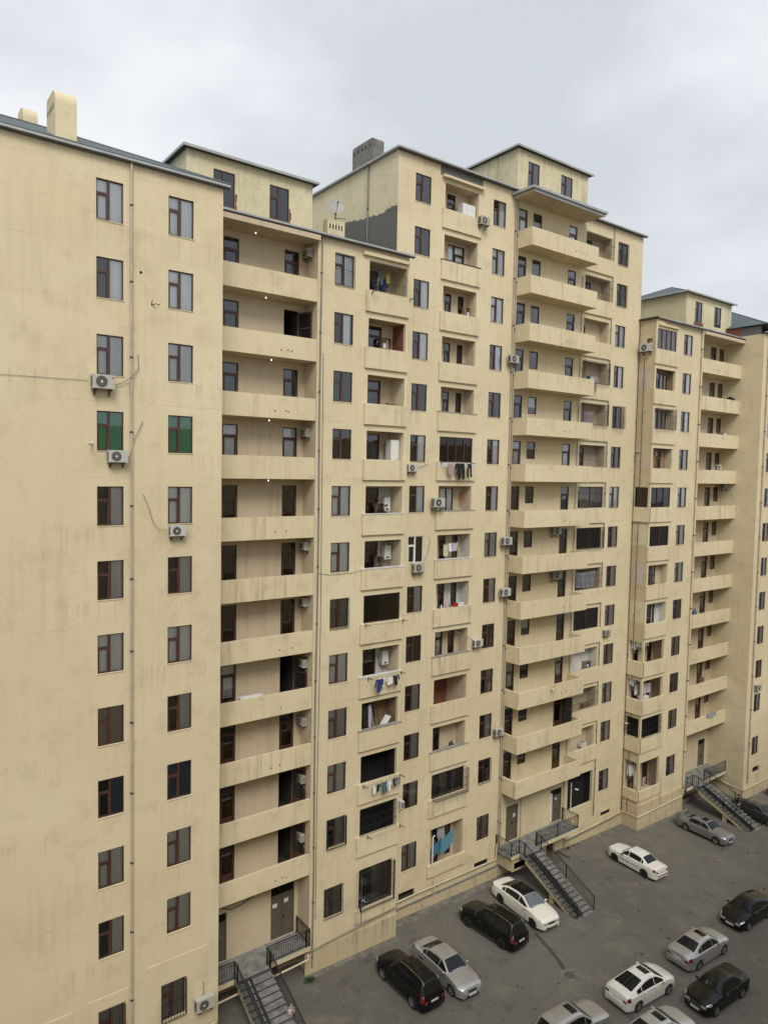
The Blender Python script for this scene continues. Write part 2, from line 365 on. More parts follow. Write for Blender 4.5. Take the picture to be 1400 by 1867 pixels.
# ------------------------------------------------------------------ facade builder
class Face:
    """a vertical wall plane: origin o, u along the wall, n pointing into the building"""
    def __init__(s, o, u, n): s.o = Vector((*o, 0)); s.u = Vector((*u, 0)); s.n = Vector((*n, 0))
    def p(s, u, z, d=0): q = s.o+s.u*u+s.n*d; return (q.x, q.y, z)
def rect(mb, F, u0, u1, z0, z1, d, m): mb.face([F.p(u0, z0, d), F.p(u1, z0, d), F.p(u1, z1, d), F.p(u0, z1, d)], m)
def tunnel(mb, F, u0, u1, z0, z1, d0, d1, m, ms=None, left=True):
    ms = ms or (m, m, m, m)
    mb.face([F.p(u0, z0, d0), F.p(u1, z0, d0), F.p(u1, z0, d1), F.p(u0, z0, d1)], ms[0])
    mb.face([F.p(u0, z1, d0), F.p(u0, z1, d1), F.p(u1, z1, d1), F.p(u1, z1, d0)], ms[1])
    if left: mb.face([F.p(u0, z0, d0), F.p(u0, z0, d1), F.p(u0, z1, d1), F.p(u0, z1, d0)], ms[2])
    mb.face([F.p(u1, z0, d0), F.p(u1, z1, d0), F.p(u1, z1, d1), F.p(u1, z0, d1)], ms[3])
def facade(mb, F, u0, u1, z0, z1, ops, d=0, m=0, rev=.13, room=.9, mroom=1):
    """ops: (u0,u1,z0,z1,kind): kind 'win' gets a reveal and a room box painted dark behind, 'open' only a hole"""
    us = sorted({u0, u1, *[min(max(x, u0), u1) for o in ops for x in o[:2]]}); zs = sorted({z0, z1, *[min(max(x, z0), z1) for o in ops for x in o[2:4]]})
    for a, b in zip(us, us[1:]):
        run = None
        for c, e_ in zip(zs, zs[1:]):
            hole = any(o[0] < (a+b)/2 < o[1] and o[2] < (c+e_)/2 < o[3] for o in ops)
            if hole:
                if run is not None: rect(mb, F, a, b, run, c, d, m); run = None
            elif run is None: run = c
        if run is not None: rect(mb, F, a, b, run, zs[-1], d, m)
    for o in ops:
        if o[4] == 'win':
            tunnel(mb, F, *o[:4], d, d+rev, m)
            tunnel(mb, F, o[0], o[1], o[2], o[3], d+rev, d+rev+room, mroom); rect(mb, F, o[0], o[1], o[2], o[3], d+rev+room, mroom)

# ---- window meshes (local: x right, z up, y into the building), cached by size and style
CACHE = {}
def win_mesh(w, h, style='two', fm='brown'):
    k = (round(w, 2), round(h, 2), style, fm)
    if k in CACHE: return CACHE[k]
    f = MB(); t = .055 if style in ('door', 'one') else .038; g = MB()
    def fr(x0, x1, z0, z1, t=t, y0=0., y1=.06):
        f.box(x0, x1, y0, y1, z0, z0+t); f.box(x0, x1, y0, y1, z1-t, z1); f.box(x0, x0+t, y0, y1, z0+t, z1-t); f.box(x1-t, x1, y0, y1, z0+t, z1-t)
    fr(0, w, 0, h)
    if style == 'two':
        mx = w*.46; f.box(mx-.045, mx+.045, -.012, .06, t, h-t)
        tz = h*.66; f.box(t, mx-.045, -.01, .06, tz-.04, tz+.04); fr(t, mx-.045, t, tz-.04, .035, -.02, .05)
    elif style == 'door':
        tz = h*.78; f.box(t, w-t, -.01, .06, tz-.04, tz+.04); fr(t, w-t, .02, tz-.04, .07, -.02, .05)
        f.box(t+.07, w-t-.07, .0, .045, t, h*.26)
    elif style == 'tworow':
        f.box(t, w-t, -.01, .06, h*.62-.03, h*.62+.03)
    elif style == 'one': pass
    elif style.startswith('slide'):
        n = int(style[5:])
        for i in range(1, n): f.box(w*i/n-.03, w*i/n+.03, -.01, .06, t, h-t)
    elif style == 'three':
        for i in (.36, .64): f.box(w*i-.035, w*i+.035, -.01, .06, t, h-t)
        f.box(t, w-t, -.012, .058, h*.7-.035, h*.7+.035)
    g.face([(t*.6, .035, t*.6), (w-t*.6, .035, t*.6), (w-t*.6, .035, h-t*.6), (t*.6, .035, h-t*.6)])
    res = (f.mesh('window', [fm]), g.mesh('pane', ['glass']), g.mesh('pane', ['glassdark'])); CACHE[k] = res; return res
def curtain_mesh(w, h, x0, x1, mt, wav=.035, drop=0.):
    k = ('cur', round(w, 2), round(h, 2), x0, x1, mt, drop)
    if k in CACHE: return CACHE[k]
    c = MB(); n = max(6, int((x1-x0)*w/.035)); rows = []
    rnd = random.Random(str(k)); ph = rnd.random()*6
    for z in (drop*h, h*.5, h):
        rows.append([(w*(x0+(x1-x0)*i/n), .095+wav*.6*math.sin(i*1.15+ph)*(.6+.4*math.sin(i*.37)), z) for i in range(n+1)])
    c.grid(rows); CACHE[k] = me = c.mesh('curtain', [mt], 80); return me
def grille_mesh(w, h, box_=0., nb=None, name='grille', hz=3):
    k = ('gr', round(w, 2), round(h, 2), box_, nb)
    if k in CACHE: return CACHE[k]
    g = MB(); n = nb or max(5, int(w/.13)); y = -.06-box_; t = .016
    for i in range(n+1):
        x = w*i/n; g.box(x-t/2, x+t/2, y-t/2, y+t/2, 0, h)
    for j in range(hz): z = h*j/(hz-1); g.box(0, w, y-t/2-.004, y+t/2+.004, z-t/2, z+t/2)
    if box_:
        for z in (0, h*.5, h):
            for x in (0, w): g.box(x-t/2, x+t/2, y, .0, z-t/2, z+t/2)
        for i in range(n+1): x = w*i/n; g.box(x-t/2, x+t/2, y, 0, -t/2, t/2)
        for x in (0, w):
            for q in range(1, 4): g.box(x-t/2, x+t/2, y*q/4-t/2, y*q/4+t/2, 0, h)
    CACHE[k] = me = g.mesh('grille', ['iron']); return me
def rotf(F): return math.atan2(F.u.y, F.u.x)
def window(par, F, u0, u1, z0, z1, d, style='two', cur=None, fm='brown', grille=None, name='window', darkglass=False, rev=.13, ajar=0):
    w, h = u1-u0, z1-z0; fme, pme, pmd = win_mesh(w, h, style, fm)
    P0 = F.p(u0, z0, d+rev-.075); o = link(name, fme, par, P0, rotf(F))
    WL[o.name] = Vector(P0)
    def sub(nm, me): c = bpy.data.objects.new(nm, me); COL.objects.link(c); c.parent = o; return c
    sub('pane', pmd if darkglass else pme)
    if cur:
        for (a, b, mt, *dr) in cur: sub('curtain', curtain_mesh(w, h, a, b, mt, drop=dr[0] if dr else 0.))
    if grille is not None: c = sub('grille', grille_mesh(w, h, grille)); c.location = (0, -.06 if grille == 0 else -.05, 0)
    return o
CURS = [None, [(.5, .98, 'cur_white')], [(.02, .98, 'cur_white')], [(.02, .98, 'cur_grey')], [(.5, .98, 'cur_grey')], None,
        [(.62, .98, 'cur_white')], [(.02, .45, 'cur_grey'), (.55, .98, 'cur_white')], [(.02, .98, 'cur_beige')], [(.5, .98, 'cur_grey')], [(.02, .98, 'cur_white')]]
def pick(i, j): return CURS[(i*7+j*5+i*j*3+j*j) % len(CURS)]

ZT, ZB = 17.19, 15.60
def zt(k): return ZT-3*k if k < 13 else -22.63
def zb(k): return ZB-3*k if k < 13 else -24.28
def pt(k): return 15.65-3*k      # parapet top
def pb(k): return 14.53-3*k      # parapet/slab underside
def gz(x): return -26.85-.022*(x-15)

exec_order = None
# ------------------------------------------------------------------ ground
g = MB(); nx = 24; rows = []
for x in (-600, -100, 0, 30, 60, 100, 200, 700):
    rows.append([(x, y, gz(min(max(x, -20), 100))) for y in (-500, -60, 0, 30, 60, 120, 700)])
g.grid(rows); gr = g.build('ground', ['asphalt']); tag(gr, None, None, kind='structure')
# patched utility trench across the yard, ending at the manhole
g = MB(); a, b = (31.9, 25.35), (31.05, 21.75)
trp = [(32.2, 27.1), (31.95, 26.3), (31.69, 25.45), (31.4, 24.7), (31.02, 23.95)]
rows = [[(x-.13, y, gz(x)+.004), (x+.13, y, gz(x)+.004)] for x, y in trp]; g.grid(rows)
M['patch'] = mat('trench_patch', (.066, .06, .05), .92, var=.35, vscale=5)
tag(g.build('trench_patch', ['patch']), None, None, kind='structure')
# cracked concrete apron at the foot of the walls
g = MB()
def apron(pts, w):
    i = 0
    rn = random.Random(3)
    for (x0, y0), (x1, y1) in zip(pts, pts[1:]):
        n = max(2, int(math.hypot(x1-x0, y1-y0)/.5)); rows = []
        for q in range(n+1):
            x = x0+(x1-x0)*q/n; y = y0+(y1-y0)*q/n; rows.append([(x, y, gz(x)+.012), (x, y-w-rn.uniform(-.10, .14), gz(x)+.005)])
        g.grid(rows)
apron([(18.9, 31.5), (25.1, 31.5)], .35); apron([(25.2, 32.7), (34.5, 32.7)], .6); apron([(41.6, 32.7), (48.7, 32.7)], .5); apron([(48.75, 31.3), (55.1, 31.3)], .35); apron([(61.6, 29.5), (80, 29.5)], .4)
M['apron'] = mat('worn_apron_concrete', (.155, .146, .122), .92, var=.35, vscale=2.2, bump=(12, .5))
tag(g.build('apron', ['apron']), None, None, kind='structure')

WM = ['stucco', 'dark', 'inner', 'plasterwhite', 'brick', 'black', 'side', 'rough', 'greyplaster', 'plinth', 'wood']
ST, DK, IN, PW, BR, BK, SD, RG, GP, PL, WD = range(11)
GB = -29.5    # walls run below ground

def gutter(par, x0, x1, y, z, ret=None, name='gutter', dy=.17):
    g = MB(); g.box(x0, x1, y-dy, y+.02, z+.01, z+.075, 0); g.box(x0, x1, y-dy-.025, y-dy, z+.02, z+.105, 0)
    g.box(x0, x1, y-dy+.01, y+.3, z+.075, z+.09, 1); g.box(x0-.02, x1, y-dy*.55, y+.02, z-.03, z+.01, 1)
    return g.build(name, ['gutter', 'gutter_dark'], par)
def downpipe(par, x, y, z0, z1, mt='pipe', rad=.055, name='drainpipe', wob=.0):
    g = MB(); n = 8; g.tube([(x+wob*math.sin(i*1.7), y, z0+(z1-z0)*i/n) for i in range(n+1)], rad, 8)
    z = z0+.6
    while z < z1: g.tube([(x+wob*math.sin((z-z0)/(z1-z0)*n*1.7), y, z-.03), (x+wob*math.sin((z-z0)/(z1-z0)*n*1.7), y, z+.03)], rad*1.35, 8, 1); g.box(x-.015, x+.015, y, y+.12, z-.015, z+.015, 1); z += 3
    return g.build(name, [mt, 'iron'], par, 40)
def gaspipe(par, pts, mt='gas', rad=.05, name='gas_pipe'):
    g = MB(); g.tube(pts, rad, 8); return g.build(name, [mt], par, 50)
def window_col(par, mb_ops, F, u0, u1, ks, seed, grilles={}, cur={}, d=0, style='two', dx13=0.):
    for k in ks:
        s = dx13 if k == 13 else 0; a, b = u0+s, u1+s
        mb_ops.append((a, b, zb(k), zt(k), 'win'))
        window(par, F, a, b, zb(k), zt(k), d, style, cur.get(k, pick(k, seed)), grille=grilles.get(k))
def sill(par, F, ops):
    for o in ops:
        g = MB(); p0 = F.p(o[0]-.02, o[2]-.02, -.025); p1 = F.p(o[1]+.02, o[2]+.012, .05)
        g.box(min(p0[0], p1[0]), max(p0[0], p1[0]), min(p0[1], p1[1]), max(p0[1], p1[1]), p0[2], p1[2])
        g.build('window_sill', ['stucco'], par)
def balcony_parapet(par, boxes, mt='balc', name='balcony', cap=None):
    g = MB()
    for b_ in boxes: g.box(*b_)
    o = g.build(name, [mt], par); return o

def loggia(mb, ops, par, F, u0, u1, k, depth, units=(), inner=IN, mright=None, mback=None, glaze=None, glz_dark=True, grille=None, void=False, cap=None, proud=.12, pmat='balc', ext=0., left=True, noback=False):
    if mright is None and F is FB: mright = ST  # right wall keeps the lit outer tone, unlike the shaded inner one
    """recessed loggia: hole in facade F, inner box with back wall, doors and windows, and a parapet"""
    z0, z1, fl = pt(k), zt(k), pb(k)+.16
    if k == 13: z0, z1, fl = -24.55, -22.3, -25.2
    ops.append((u0, u1, z0-.25, z1, 'open'))
    mi = BK if void else inner  # void: deep shade painted as black walls
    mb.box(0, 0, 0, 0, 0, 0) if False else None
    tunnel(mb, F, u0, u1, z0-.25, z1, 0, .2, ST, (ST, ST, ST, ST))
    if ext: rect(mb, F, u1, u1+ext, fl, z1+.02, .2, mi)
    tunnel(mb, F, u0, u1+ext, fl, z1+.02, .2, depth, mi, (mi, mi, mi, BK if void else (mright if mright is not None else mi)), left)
    bops = []
    for (a, b, c, d_, sty, *cur) in units:
        A_, B_ = u0+a, u0+b; Z0, Z1 = fl+c, fl+d_
        bops.append((A_, B_, Z0, Z1, 'win'))
        window(par, F, A_, B_, Z0, Z1, depth, sty, cur[0] if cur else None, name='balcony_door' if sty == 'door' else 'balcony_window', rev=.1)
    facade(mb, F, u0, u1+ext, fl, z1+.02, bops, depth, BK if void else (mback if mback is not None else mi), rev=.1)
    if not (k == 13 and proud == 0):
        p0 = F.p(u0-.24, 0, -proud); p1 = F.p(u1+.2, 0, .07)
        zz0 = pb(k) if k < 13 else -25.3
        balcony_parapet(par, [(min(p0[0], p1[0]), max(p0[0], p1[0]), min(p0[1], p1[1]), max(p0[1], p1[1]), zz0, z0)], pmat)
        if cap:
            g = MB(); g.box(min(p0[0], p1[0])-.02, max(p0[0], p1[0])+.02, min(p0[1], p1[1])-.025, max(p0[1], p1[1])+.05, z0+.0, z0+.05); 
            if cap == 'band': g = MB(); g.box(min(p0[0], p1[0])-.01, max(p0[0], p1[0])+.01, min(p0[1], p1[1])-.012, max(p0[1], p1[1])+.05, z0-.3, z0+.004)
            g.build('balcony_cap', ['plasterwhite' if cap in ('white', 'band') else ('iron' if cap == 'dark' else 'concrete')], par)
    if glaze: window(par, F, u0+.02, u1-.02, z0, z1, 0, glaze, [(.45, .98, 'cur_beige')] if glz_dark else None, rev=.12, darkglass=glz_dark, name='balcony_glazing')
    if grille is not None:
        me = grille_mesh(u1-u0, z1-z0, grille, hz=4); link('balcony_grille', me, par, F.p(u0, z0, -.02 if grille == 0 else -proud), rotf(F))

def entrance_door(par, F, u0, u1, z0, z1, d, mt='metaldoor', top=True, double=False, notices=()):
    g = MB(); w, h = u1-u0, z1-z0; hh = h-(.80 if double else .48) if top else h
    g.box(0, w, 0, .05, 0, hh); g.box(0, .05, -.02, .05, 0, h); g.box(w-.05, w, -.02, .05, 0, h); g.box(.05, w-.05, -.02, .05, h-.05, h)
    if double: g.box(w/2-.008, w/2+.008, -.006, 0, .02, hh-.02, 1)
    for px in ((.08, w/2-.08), (w/2+.08, w-.08)) if double else ((.1, w-.1),):
        for pz in ((.12, hh*.45), (hh*.52, hh-.12)):
            for b_ in ((px[0], px[1], pz[0], pz[0]+.02), (px[0], px[1], pz[1]-.02, pz[1]), (px[0], px[0]+.02, pz[0], pz[1]), (px[1]-.02, px[1], pz[0], pz[1])): g.box(b_[0], b_[1], -.012, 0, b_[2], b_[3])
    if top:
        n = int(w/.09)
        for i in range(n+1): g.box(w*i/n-.01, w*i/n+.01, -.01, .02, hh, h-.05, 1)
        g.box(0, w, .25, .26, hh, h, 2)
    o = link('entrance_door', g.mesh('entrance_door', [mt, 'iron', 'black']), par, F.p(u0, z0, d+.05), rotf(F))
    hg = MB(); hg.box(w*.53, w*.56, -.06, 0, hh*.45, hh*.52); hd = bpy.data.objects.new('handle', hg.mesh('handle', ['iron'])); COL.objects.link(hd); hd.parent = o
    for (x, z, a, b) in notices:
        ng = MB(); ng.box(x, x+a, -.022, -.014, z, z+b)
        for q in range(3): ng.box(x+.03, x+a-.04*(q+1), -.0235, -.022, z+b*(.25+.22*q), z+b*(.28+.22*q), 1)
        no = bpy.data.objects.new('notice', ng.mesh('notice', ['paper', 'cur_grey'])); COL.objects.link(no); no.parent = o
    return o

FA = Face((0, 29.55), (1, 0), (0, 1)); FB = Face((0, 31.58), (1, 0), (0, 1)); FC = Face((0, 32.75), (1, 0), (0, 1)); FE = Face((0, 31.35), (1, 0), (0, 1)); FF = Face((0, 29.5), (1, 0), (0, 1))
FL1 = Face((0, 32.8), (1, 0), (0, 1))

def wall_done(mb, par, name='wall'): return mb.build(name, WM, par)

# ================================================================== block A (left, nearest)
A = thing('apartment_block', 'nearest cream apartment block filling the left edge, flat wall with two columns of windows', 'apartment building', (6, 29.55, gz(6)), group='joined cream apartment blocks')
w = MB(); ops = []
gA = {k: CURS[1] for k in range(14)}
cA1 = {2: [(.04, .98, 'cur_white')], 3: [(.52, .98, 'cur_white')], 4: [(.03, .98, 'cur_grey')], 5: [(.02, .98, 'cur_green')], 6: [(.55, .98, 'cur_grey')], 7: [(.55, .98, 'cur_grey')], 8: [(.03, .98, 'cur_white')],
       9: [(.03, .98, 'cur_beige')], 10: [(.55, .98, 'cur_blue')], 11: [(.03, .98, 'cur_white')], 12: [(.55, .98, 'cur_white')], 13: [(.03, .98, 'cur_grey')]}
cA2 = {2: [(.03, .98, 'cur_white')], 3: [(.03, .98, 'cur_white')], 4: [(.03, .98, 'cur_grey')], 5: [(.02, .98, 'cur_green')], 6: [(.03, .98, 'cur_white')], 7: [(.5, .98, 'cur_grey')], 8: [(.03, .98, 'cur_white')],
       9: [(.55, .98, 'cur_grey')], 10: [(.03, .98, 'cur_blue')], 11: [(.03, .98, 'cur_white')], 12: [(.03, .98, 'cur_white')], 13: [(.03, .98, 'cur_grey')]}
window_col(A, ops, FA, 7.93, 8.97, range(2, 14), 1, {13: .1}, cA1)
window_col(A, ops, FA, 10.80, 11.88, range(2, 14), 4, {13: .1}, cA2, dx13=-.24)
facade(w, FA, -16, 13.2, GB, 12.1, ops, rev=.11)
w.face([(13.2, 29.55, GB), (13.2, 42, GB), (13.2, 42, 12.1), (13.2, 29.55, 12.1)], ST)
w.face([(-16, 29.55, 12.1), (13.2, 29.55, 12.1), (13.2, 42, 12.1), (-16, 42, 12.1)], ST)
w.face([(-16, 42, GB), (-16, 29.55, GB), (-16, 29.55, 12.1), (-16, 42, 12.1)], ST); w.face([(13.2, 42, GB), (-16, 42, GB), (-16, 42, 12.1), (13.2, 42, 12.1)], ST)
wall_done(w, A); sill(A, FA, ops)
# re-plastered panels around the lowest windows stand a little proud
g = MB(); FAp = FA
def panel(F, u0, u1, z0, z1, hole, d=-.03):
    gg = MB(); facade(gg, F, u0, u1, z0, z1, [(*hole, 'open')] if hole else [], d); 
    for (a, b, c, e_) in ((u0, u1, z1, z1), ):
        gg.face([F.p(u0, z1, d), F.p(u1, z1, d), F.p(u1, z1, 0), F.p(u0, z1, 0)]); gg.face([F.p(u0, z0, d), F.p(u0, z1, d), F.p(u0, z1, 0), F.p(u0, z0, 0)]); gg.face([F.p(u1, z0, d), F.p(u1, z0, 0), F.p(u1, z1, 0), F.p(u1, z1, d)])
    if hole: tunnel(gg, F, *hole, d, .01, 0)
    return gg
panel(FA, 9.9, 12.6, -27.5, -21.55, (10.54, 11.66, -24.32, -22.59)).build('plaster_panel', ['stucco'], A)
panel(FA, 7.5, 9.15, -27.5, -22.05, (7.9, 9.0, -24.32, -22.59)).build('plaster_panel', ['stucco'], A)
panel(FA, 3.6, 6.9, -27.5, -22.15, None).build('plaster_panel', ['stucco'], A)
# hipped tile roof
def hip_roof(par, x0, x1, y0, y1, z, slope, hl=True, hr=True, name='roof', t=.06, xr=None):
    h = (y1-y0)/2; ym = (y0+y1)/2; zr = z+h*slope
    a = x0+h if hl else x0; b = x1-h if hr else x1; g = MB()
    A0, B0, C0, D0 = (x0, y0, z), (x1, y0, z), (x1, y1, z), (x0, y1, z); R0, R1 = (a, ym, zr), (b, ym, zr)
    for p_ in ([A0, B0, R1, R0], [C0, D0, R0, R1], [B0, C0, R1], [D0, A0, R0]): g.face(p_)
    g.face([D0, C0, B0, A0]); o = g.build(name, ['roof'], par)
    rg = MB(); rg.tube([R0, R1], .05, 6)
    if hr: rg.tube([B0, R1], .05, 6); rg.tube([C0, R1], .05, 6)
    if hl: rg.tube([A0, R0], .05, 6); rg.tube([D0, R0], .05, 6)
    rr_ = rg.build('ridge_cap', ['gutter_dark'], None); rr_.parent = o; rr_.location = -wloc(par)-o.location if False else (0, 0, 0)
    return o
hip_roof(A, -16.3, 13.45, 29.33, 41.5, 12.2, .46, hl=False)
gutter(A, -16.3, 13.45, 29.5, 12.06)
downpipe(A, 9.26, 29.46, -26.2, 12.06)
def chimney(par, x, y, z0, z1, w_, d_, holes=5, mt='stucco', axis='y', name='chimney', rd=.5):
    g = MB(); r_ = min(w_, d_)
    # rounded shoulder profile across its length
    n = 8; L_ = d_ if axis == 'y' else w_; T_ = w_ if axis == 'y' else d_
    prof = [(-L_/2, z0), (-L_/2, z1-rd)] + [(-L_/2+rd*.92*(1-math.cos(a)), z1-rd+rd*math.sin(a)) for a in [math.pi/2*i/n for i in range(1, n+1)]] + \
           [(L_/2-.18*(1-math.sin(a)) , z1-.18+.18*math.cos(a)) for a in [math.pi/2*i/n for i in range(0, n+1)]] + [(L_/2, z0)]
    def P3(l, z, t): return (x+t, y+l, z) if axis == 'y' else (x+l, y+t, z)
    for s_ in (-T_/2, T_/2): g.face([P3(l, z, s_) for l, z in prof])
    for (l0, a_), (l1, b_) in zip(prof, prof[1:]): g.face([P3(l0, a_, -T_/2), P3(l1, b_, -T_/2), P3(l1, b_, T_/2), P3(l0, a_, T_/2)])
    for i in range(holes):
        l = -L_/2+.32+(L_-.52)*i/max(1, holes-1)
        for s_ in (-1, 1):
            c = P3(l, z1-rd*.6-.3, s_*(T_/2+.003)); hw = .05
            if axis == 'y': g.face([(c[0], c[1]-hw, c[2]-.11), (c[0], c[1]+hw, c[2]-.11), (c[0], c[1]+hw, c[2]+.11), (c[0], c[1]-hw, c[2]+.11)], 1)
            else: g.face([(c[0]-hw, c[1], c[2]-.11), (c[0]+hw, c[1], c[2]-.11), (c[0]+hw, c[1], c[2]+.11), (c[0]-hw, c[1], c[2]+.11)], 1)
    return g.build(name, [mt, 'black'], par)
chimney(A, 7.0, 30.9, 12.1, 14.42, .78, 1.45, 5, 'stucco')
chimney(A, 7.0, 37.4, 13.0, 16.35, .62, 1.2, 5, 'stucco')
chimney(A, 8.0, 34.4, 13.0, 14.9, .6, .9, 4, 'stucco')
gaspipe(A, [(13.1, 29.42, -25.2), (13.1, 29.42, -25.32), (12.9, 29.42, -25.36), (4, 29.42, -25.2)])

# ================================================================== block B with the first stair loggia
B = thing('apartment_block', 'cream apartment block left of centre with long stair loggias and washing hung out', 'apartment building', (19.2, 31.58, gz(19)), group='joined cream apartment blocks')
w = MB(); ops = []; lo = []
cB = {2: [(.03, .98, 'cur_white')], 3: [(.52, .9, 'cur_white')], 4: None, 5: None, 6: [(.03, .98, 'cur_white')], 7: [(.03, .98, 'cur_white')], 8: [(.03, .98, 'cur_beige')], 9: [(.03, .98, 'cur_white')], 10: [(.03, .98, 'cur_grey')], 11: [(.03, .98, 'cur_white')], 12: [(.5, .98, 'cur_grey')], 13: [(.03, .98, 'cur_grey')]}
window_col(B, ops, FB, 20.27, 21.47, range(2, 14), 2, {2: 0, 8: 0, 12: .1, 13: 0}, cB, dx13=-.10)
sillB = list(ops)
dr = (.75, 1.75, 0, 2.4, 'door'); wn = (.2, .75, .85, 2.4, 'one')
LBspec = {2: dict(units=[dr], grille=0, inner=IN), 3: dict(units=[wn, dr], mright=BR), 4: dict(units=[wn, dr]), 5: dict(units=[wn, dr]), 6: dict(units=[wn, dr], inner=PW, cap='white'), 7: dict(units=[wn, dr], inner=PW, mright=IN, cap='white'),
          8: dict(glaze='one', units=[dr]), 9: dict(units=[wn, dr], inner=PW, mright=IN, cap='white'), 10: dict(units=[dr], mright=WD, inner=WD, cap='grey'), 11: dict(void=True), 12: dict(void=True, grille=0), 13: dict(glaze='one', glz_dark=False, grille=.12, proud=.12, inner=IN, units=[dr])}
for k in range(2, 14):
    loggia(w, ops, B, FB, 22.45, 24.98 if k != 13 else 24.8, k, 1.18, **LBspec[k])
facade(w, FB, 19.25, 25.15, GB, 11.85, ops, rev=.11); sill(B, FB, sillB)
# right return wall, top, stair loggia inner walls
w.face([(25.15, 31.58, GB), (25.15, 42.3, GB), (25.15, 42.3, 11.85), (25.15, 31.58, 11.85)], ST)
w.face([(19.25, 31.58, GB), (19.25, 32.8, GB), (19.25, 32.8, 11.85), (19.25, 31.58, 11.85)], IN)
w.face([(13.2, 31.58, 11.8), (25.15, 31.58, 11.8), (25.15, 42.3, 11.8), (13.2, 42.3, 11.8)], GP)
lo = []
for k in range(2, 13):
    for (a, b) in ((14.68, 15.50), (18.0, 18.86)):
        lo.append((a, b, pb(k)+.16, zt(k), 'win'))
        openD = (a > 16 and k in (3, 9, 12, 11))
        if openD: # door leaf swung open, dark hall behind
            t_ = MB(); t_.box(0, .82, 0, .05, 0, .1); t_.box(0, .82, 0, .05, 2.3, 2.4); t_.box(0, .08, 0, .05, .1, 2.3); t_.box(.74, .82, 0, .05, .1, 2.3); t_.box(.08, .74, 0, .05, 1.55, 1.62); t_.box(.08, .74, .01, .04, .1, .75); t_.box(.08, .74, .02, .03, .75, 2.3, 1)
            link('loggia_door', t_.mesh('loggia_door', ['brown', 'carglass']), B, (b-.05, 32.78, pb(k)+.18), R(-62))
        else: window(B, FL1, a, b, pb(k)+.16, zt(k), 0, 'door', [(.05, .95, 'cur_grey', .3)] if k % 4 == 1 else None, rev=.11, name='loggia_door')
lo += [(14.3, 15.1, -25.2, -22.63, 'win'), (17.62, 19.05, -25.2, -22.0, 'win'), (17.3, 18.1, -28.5, -25.95, 'win')]
facade(w, FL1, 13.2, 19.25, GB, 11.85, lo, 0, IN, rev=.11, room=2.2)
entrance_door(B, FL1, 17.62, 19.05, -25.2, -22.0, .02, double=True, notices=((.12, 1.75, .28, .22), (.82, 1.85, .25, .22)))
entrance_door(B, FL1, 14.3, 15.1, -25.2, -22.63, .02, top=True)
wall_done(w, B)
for k in range(2, 13):
    balcony_parapet(B, [(13.22, 19.24, 31.6, 31.75, pb(k), pt(k)), (13.22, 19.24, 31.75, 32.79, pb(k), pb(k)+.15)])
g = MB(); g.box(13.25, 19.24, 31.32, 32.79, 11.53, 11.78); g.build('loggia_ceiling', ['inner'], B)
gutter(B, 13.45, 25.35, 31.45, 11.84)
g = MB(); g.box(22.0, 25.12, 31.42, 31.56, 11.42, 11.6); g.build('cornice', ['stucco'], B)
downpipe(B, 19.42, 31.49, -26.6, 11.84, 'pipegrey', .04, wob=.03)
# plinth: ledge, pipes, raised band
g = MB(); g.box(19.0, 25.12, 31.50, 31.575, GB, -25.75); g.build('plinth', ['plinth'], B)
gaspipe(B, [(19.0, 31.40, -25.62), (25.0, 31.42, -25.25), (25.1, 31.42, -25.3)], 'pipegrey', .035)
gaspipe(B, [(13.3, 31.15, -25.95), (19.0, 31.15, -25.8), (19.05, 31.3, -25.75), (19.1, 31.45, -25.7)])
gaspipe(B, [(22.3, 31.42, -24.6), (22.3, 31.42, -22.2), (22.45, 31.3, -22.05)], 'gas', .035)
gaspipe(B, [(22.55, 31.42, -25.4), (22.55, 31.42, -22.6)], 'pipegrey', .03)
# penthouse over the stair loggia
w = MB(); ops = []
for (a, b) in ((14.15, 15.25), (17.12, 18.22)):
    ops.append((a, b, 12.55, 14.2, 'win')); window(B, FL1, a, b, 12.55, 14.2, 0, 'two', None, rev=.1)
    g = MB(); rn = random.Random(int(a)); 
    for q in range(9): g.box(a-.12+q*.15+rn.uniform(-.02, .02), a+.02+q*.15, 32.77, 32.86, 12.37+rn.uniform(-.05, .05), 12.53)
    for q in range(4): g.box(b+.002, b+.05+rn.uniform(0, .08), 32.775, 32.86, 12.55+q*.18, 12.71+q*.18)
    g.build('brick_surround', ['brick'], B)
facade(w, FL1, 12.83, 19.6, 11.8, 14.78, ops, 0, RG, rev=.1)
w.face([(12.83, 42, 11.8), (12.83, 32.8, 11.8), (12.83, 32.8, 14.78), (12.83, 42, 14.78)], RG); w.face([(19.6, 32.8, 11.8), (19.6, 42, 11.8), (19.6, 42, 14.78), (19.6, 32.8, 14.78)], RG)
w.face([(12.83, 42, 11.8), (19.6, 42, 11.8), (19.6, 42, 14.78), (12.83, 42, 14.78)], RG)
wall_done(w, B, 'penthouse_wall')
g = MB(); g.box(12.6, 19.85, 32.55, 42.2, 14.78, 14.87, 0); g.box(12.57, 12.6, 32.55, 42.2, 14.76, 14.88, 1); g.box(12.6, 19.85, 32.5, 32.55, 14.76, 14.88, 1); g.build('penthouse_roof', ['roof', 'gutter'], B)
# vent block behind the parapet
g = MB(); g.box(21.3, 22.4, 34.0, 34.5, 11.8, 13.8, 0); [g.box(21.42+.19*q, 21.49+.19*q, 33.99, 34.0, 13.3, 13.55, 1) for q in range(5)]; g.build('vent_block', ['rough', 'black'], B)

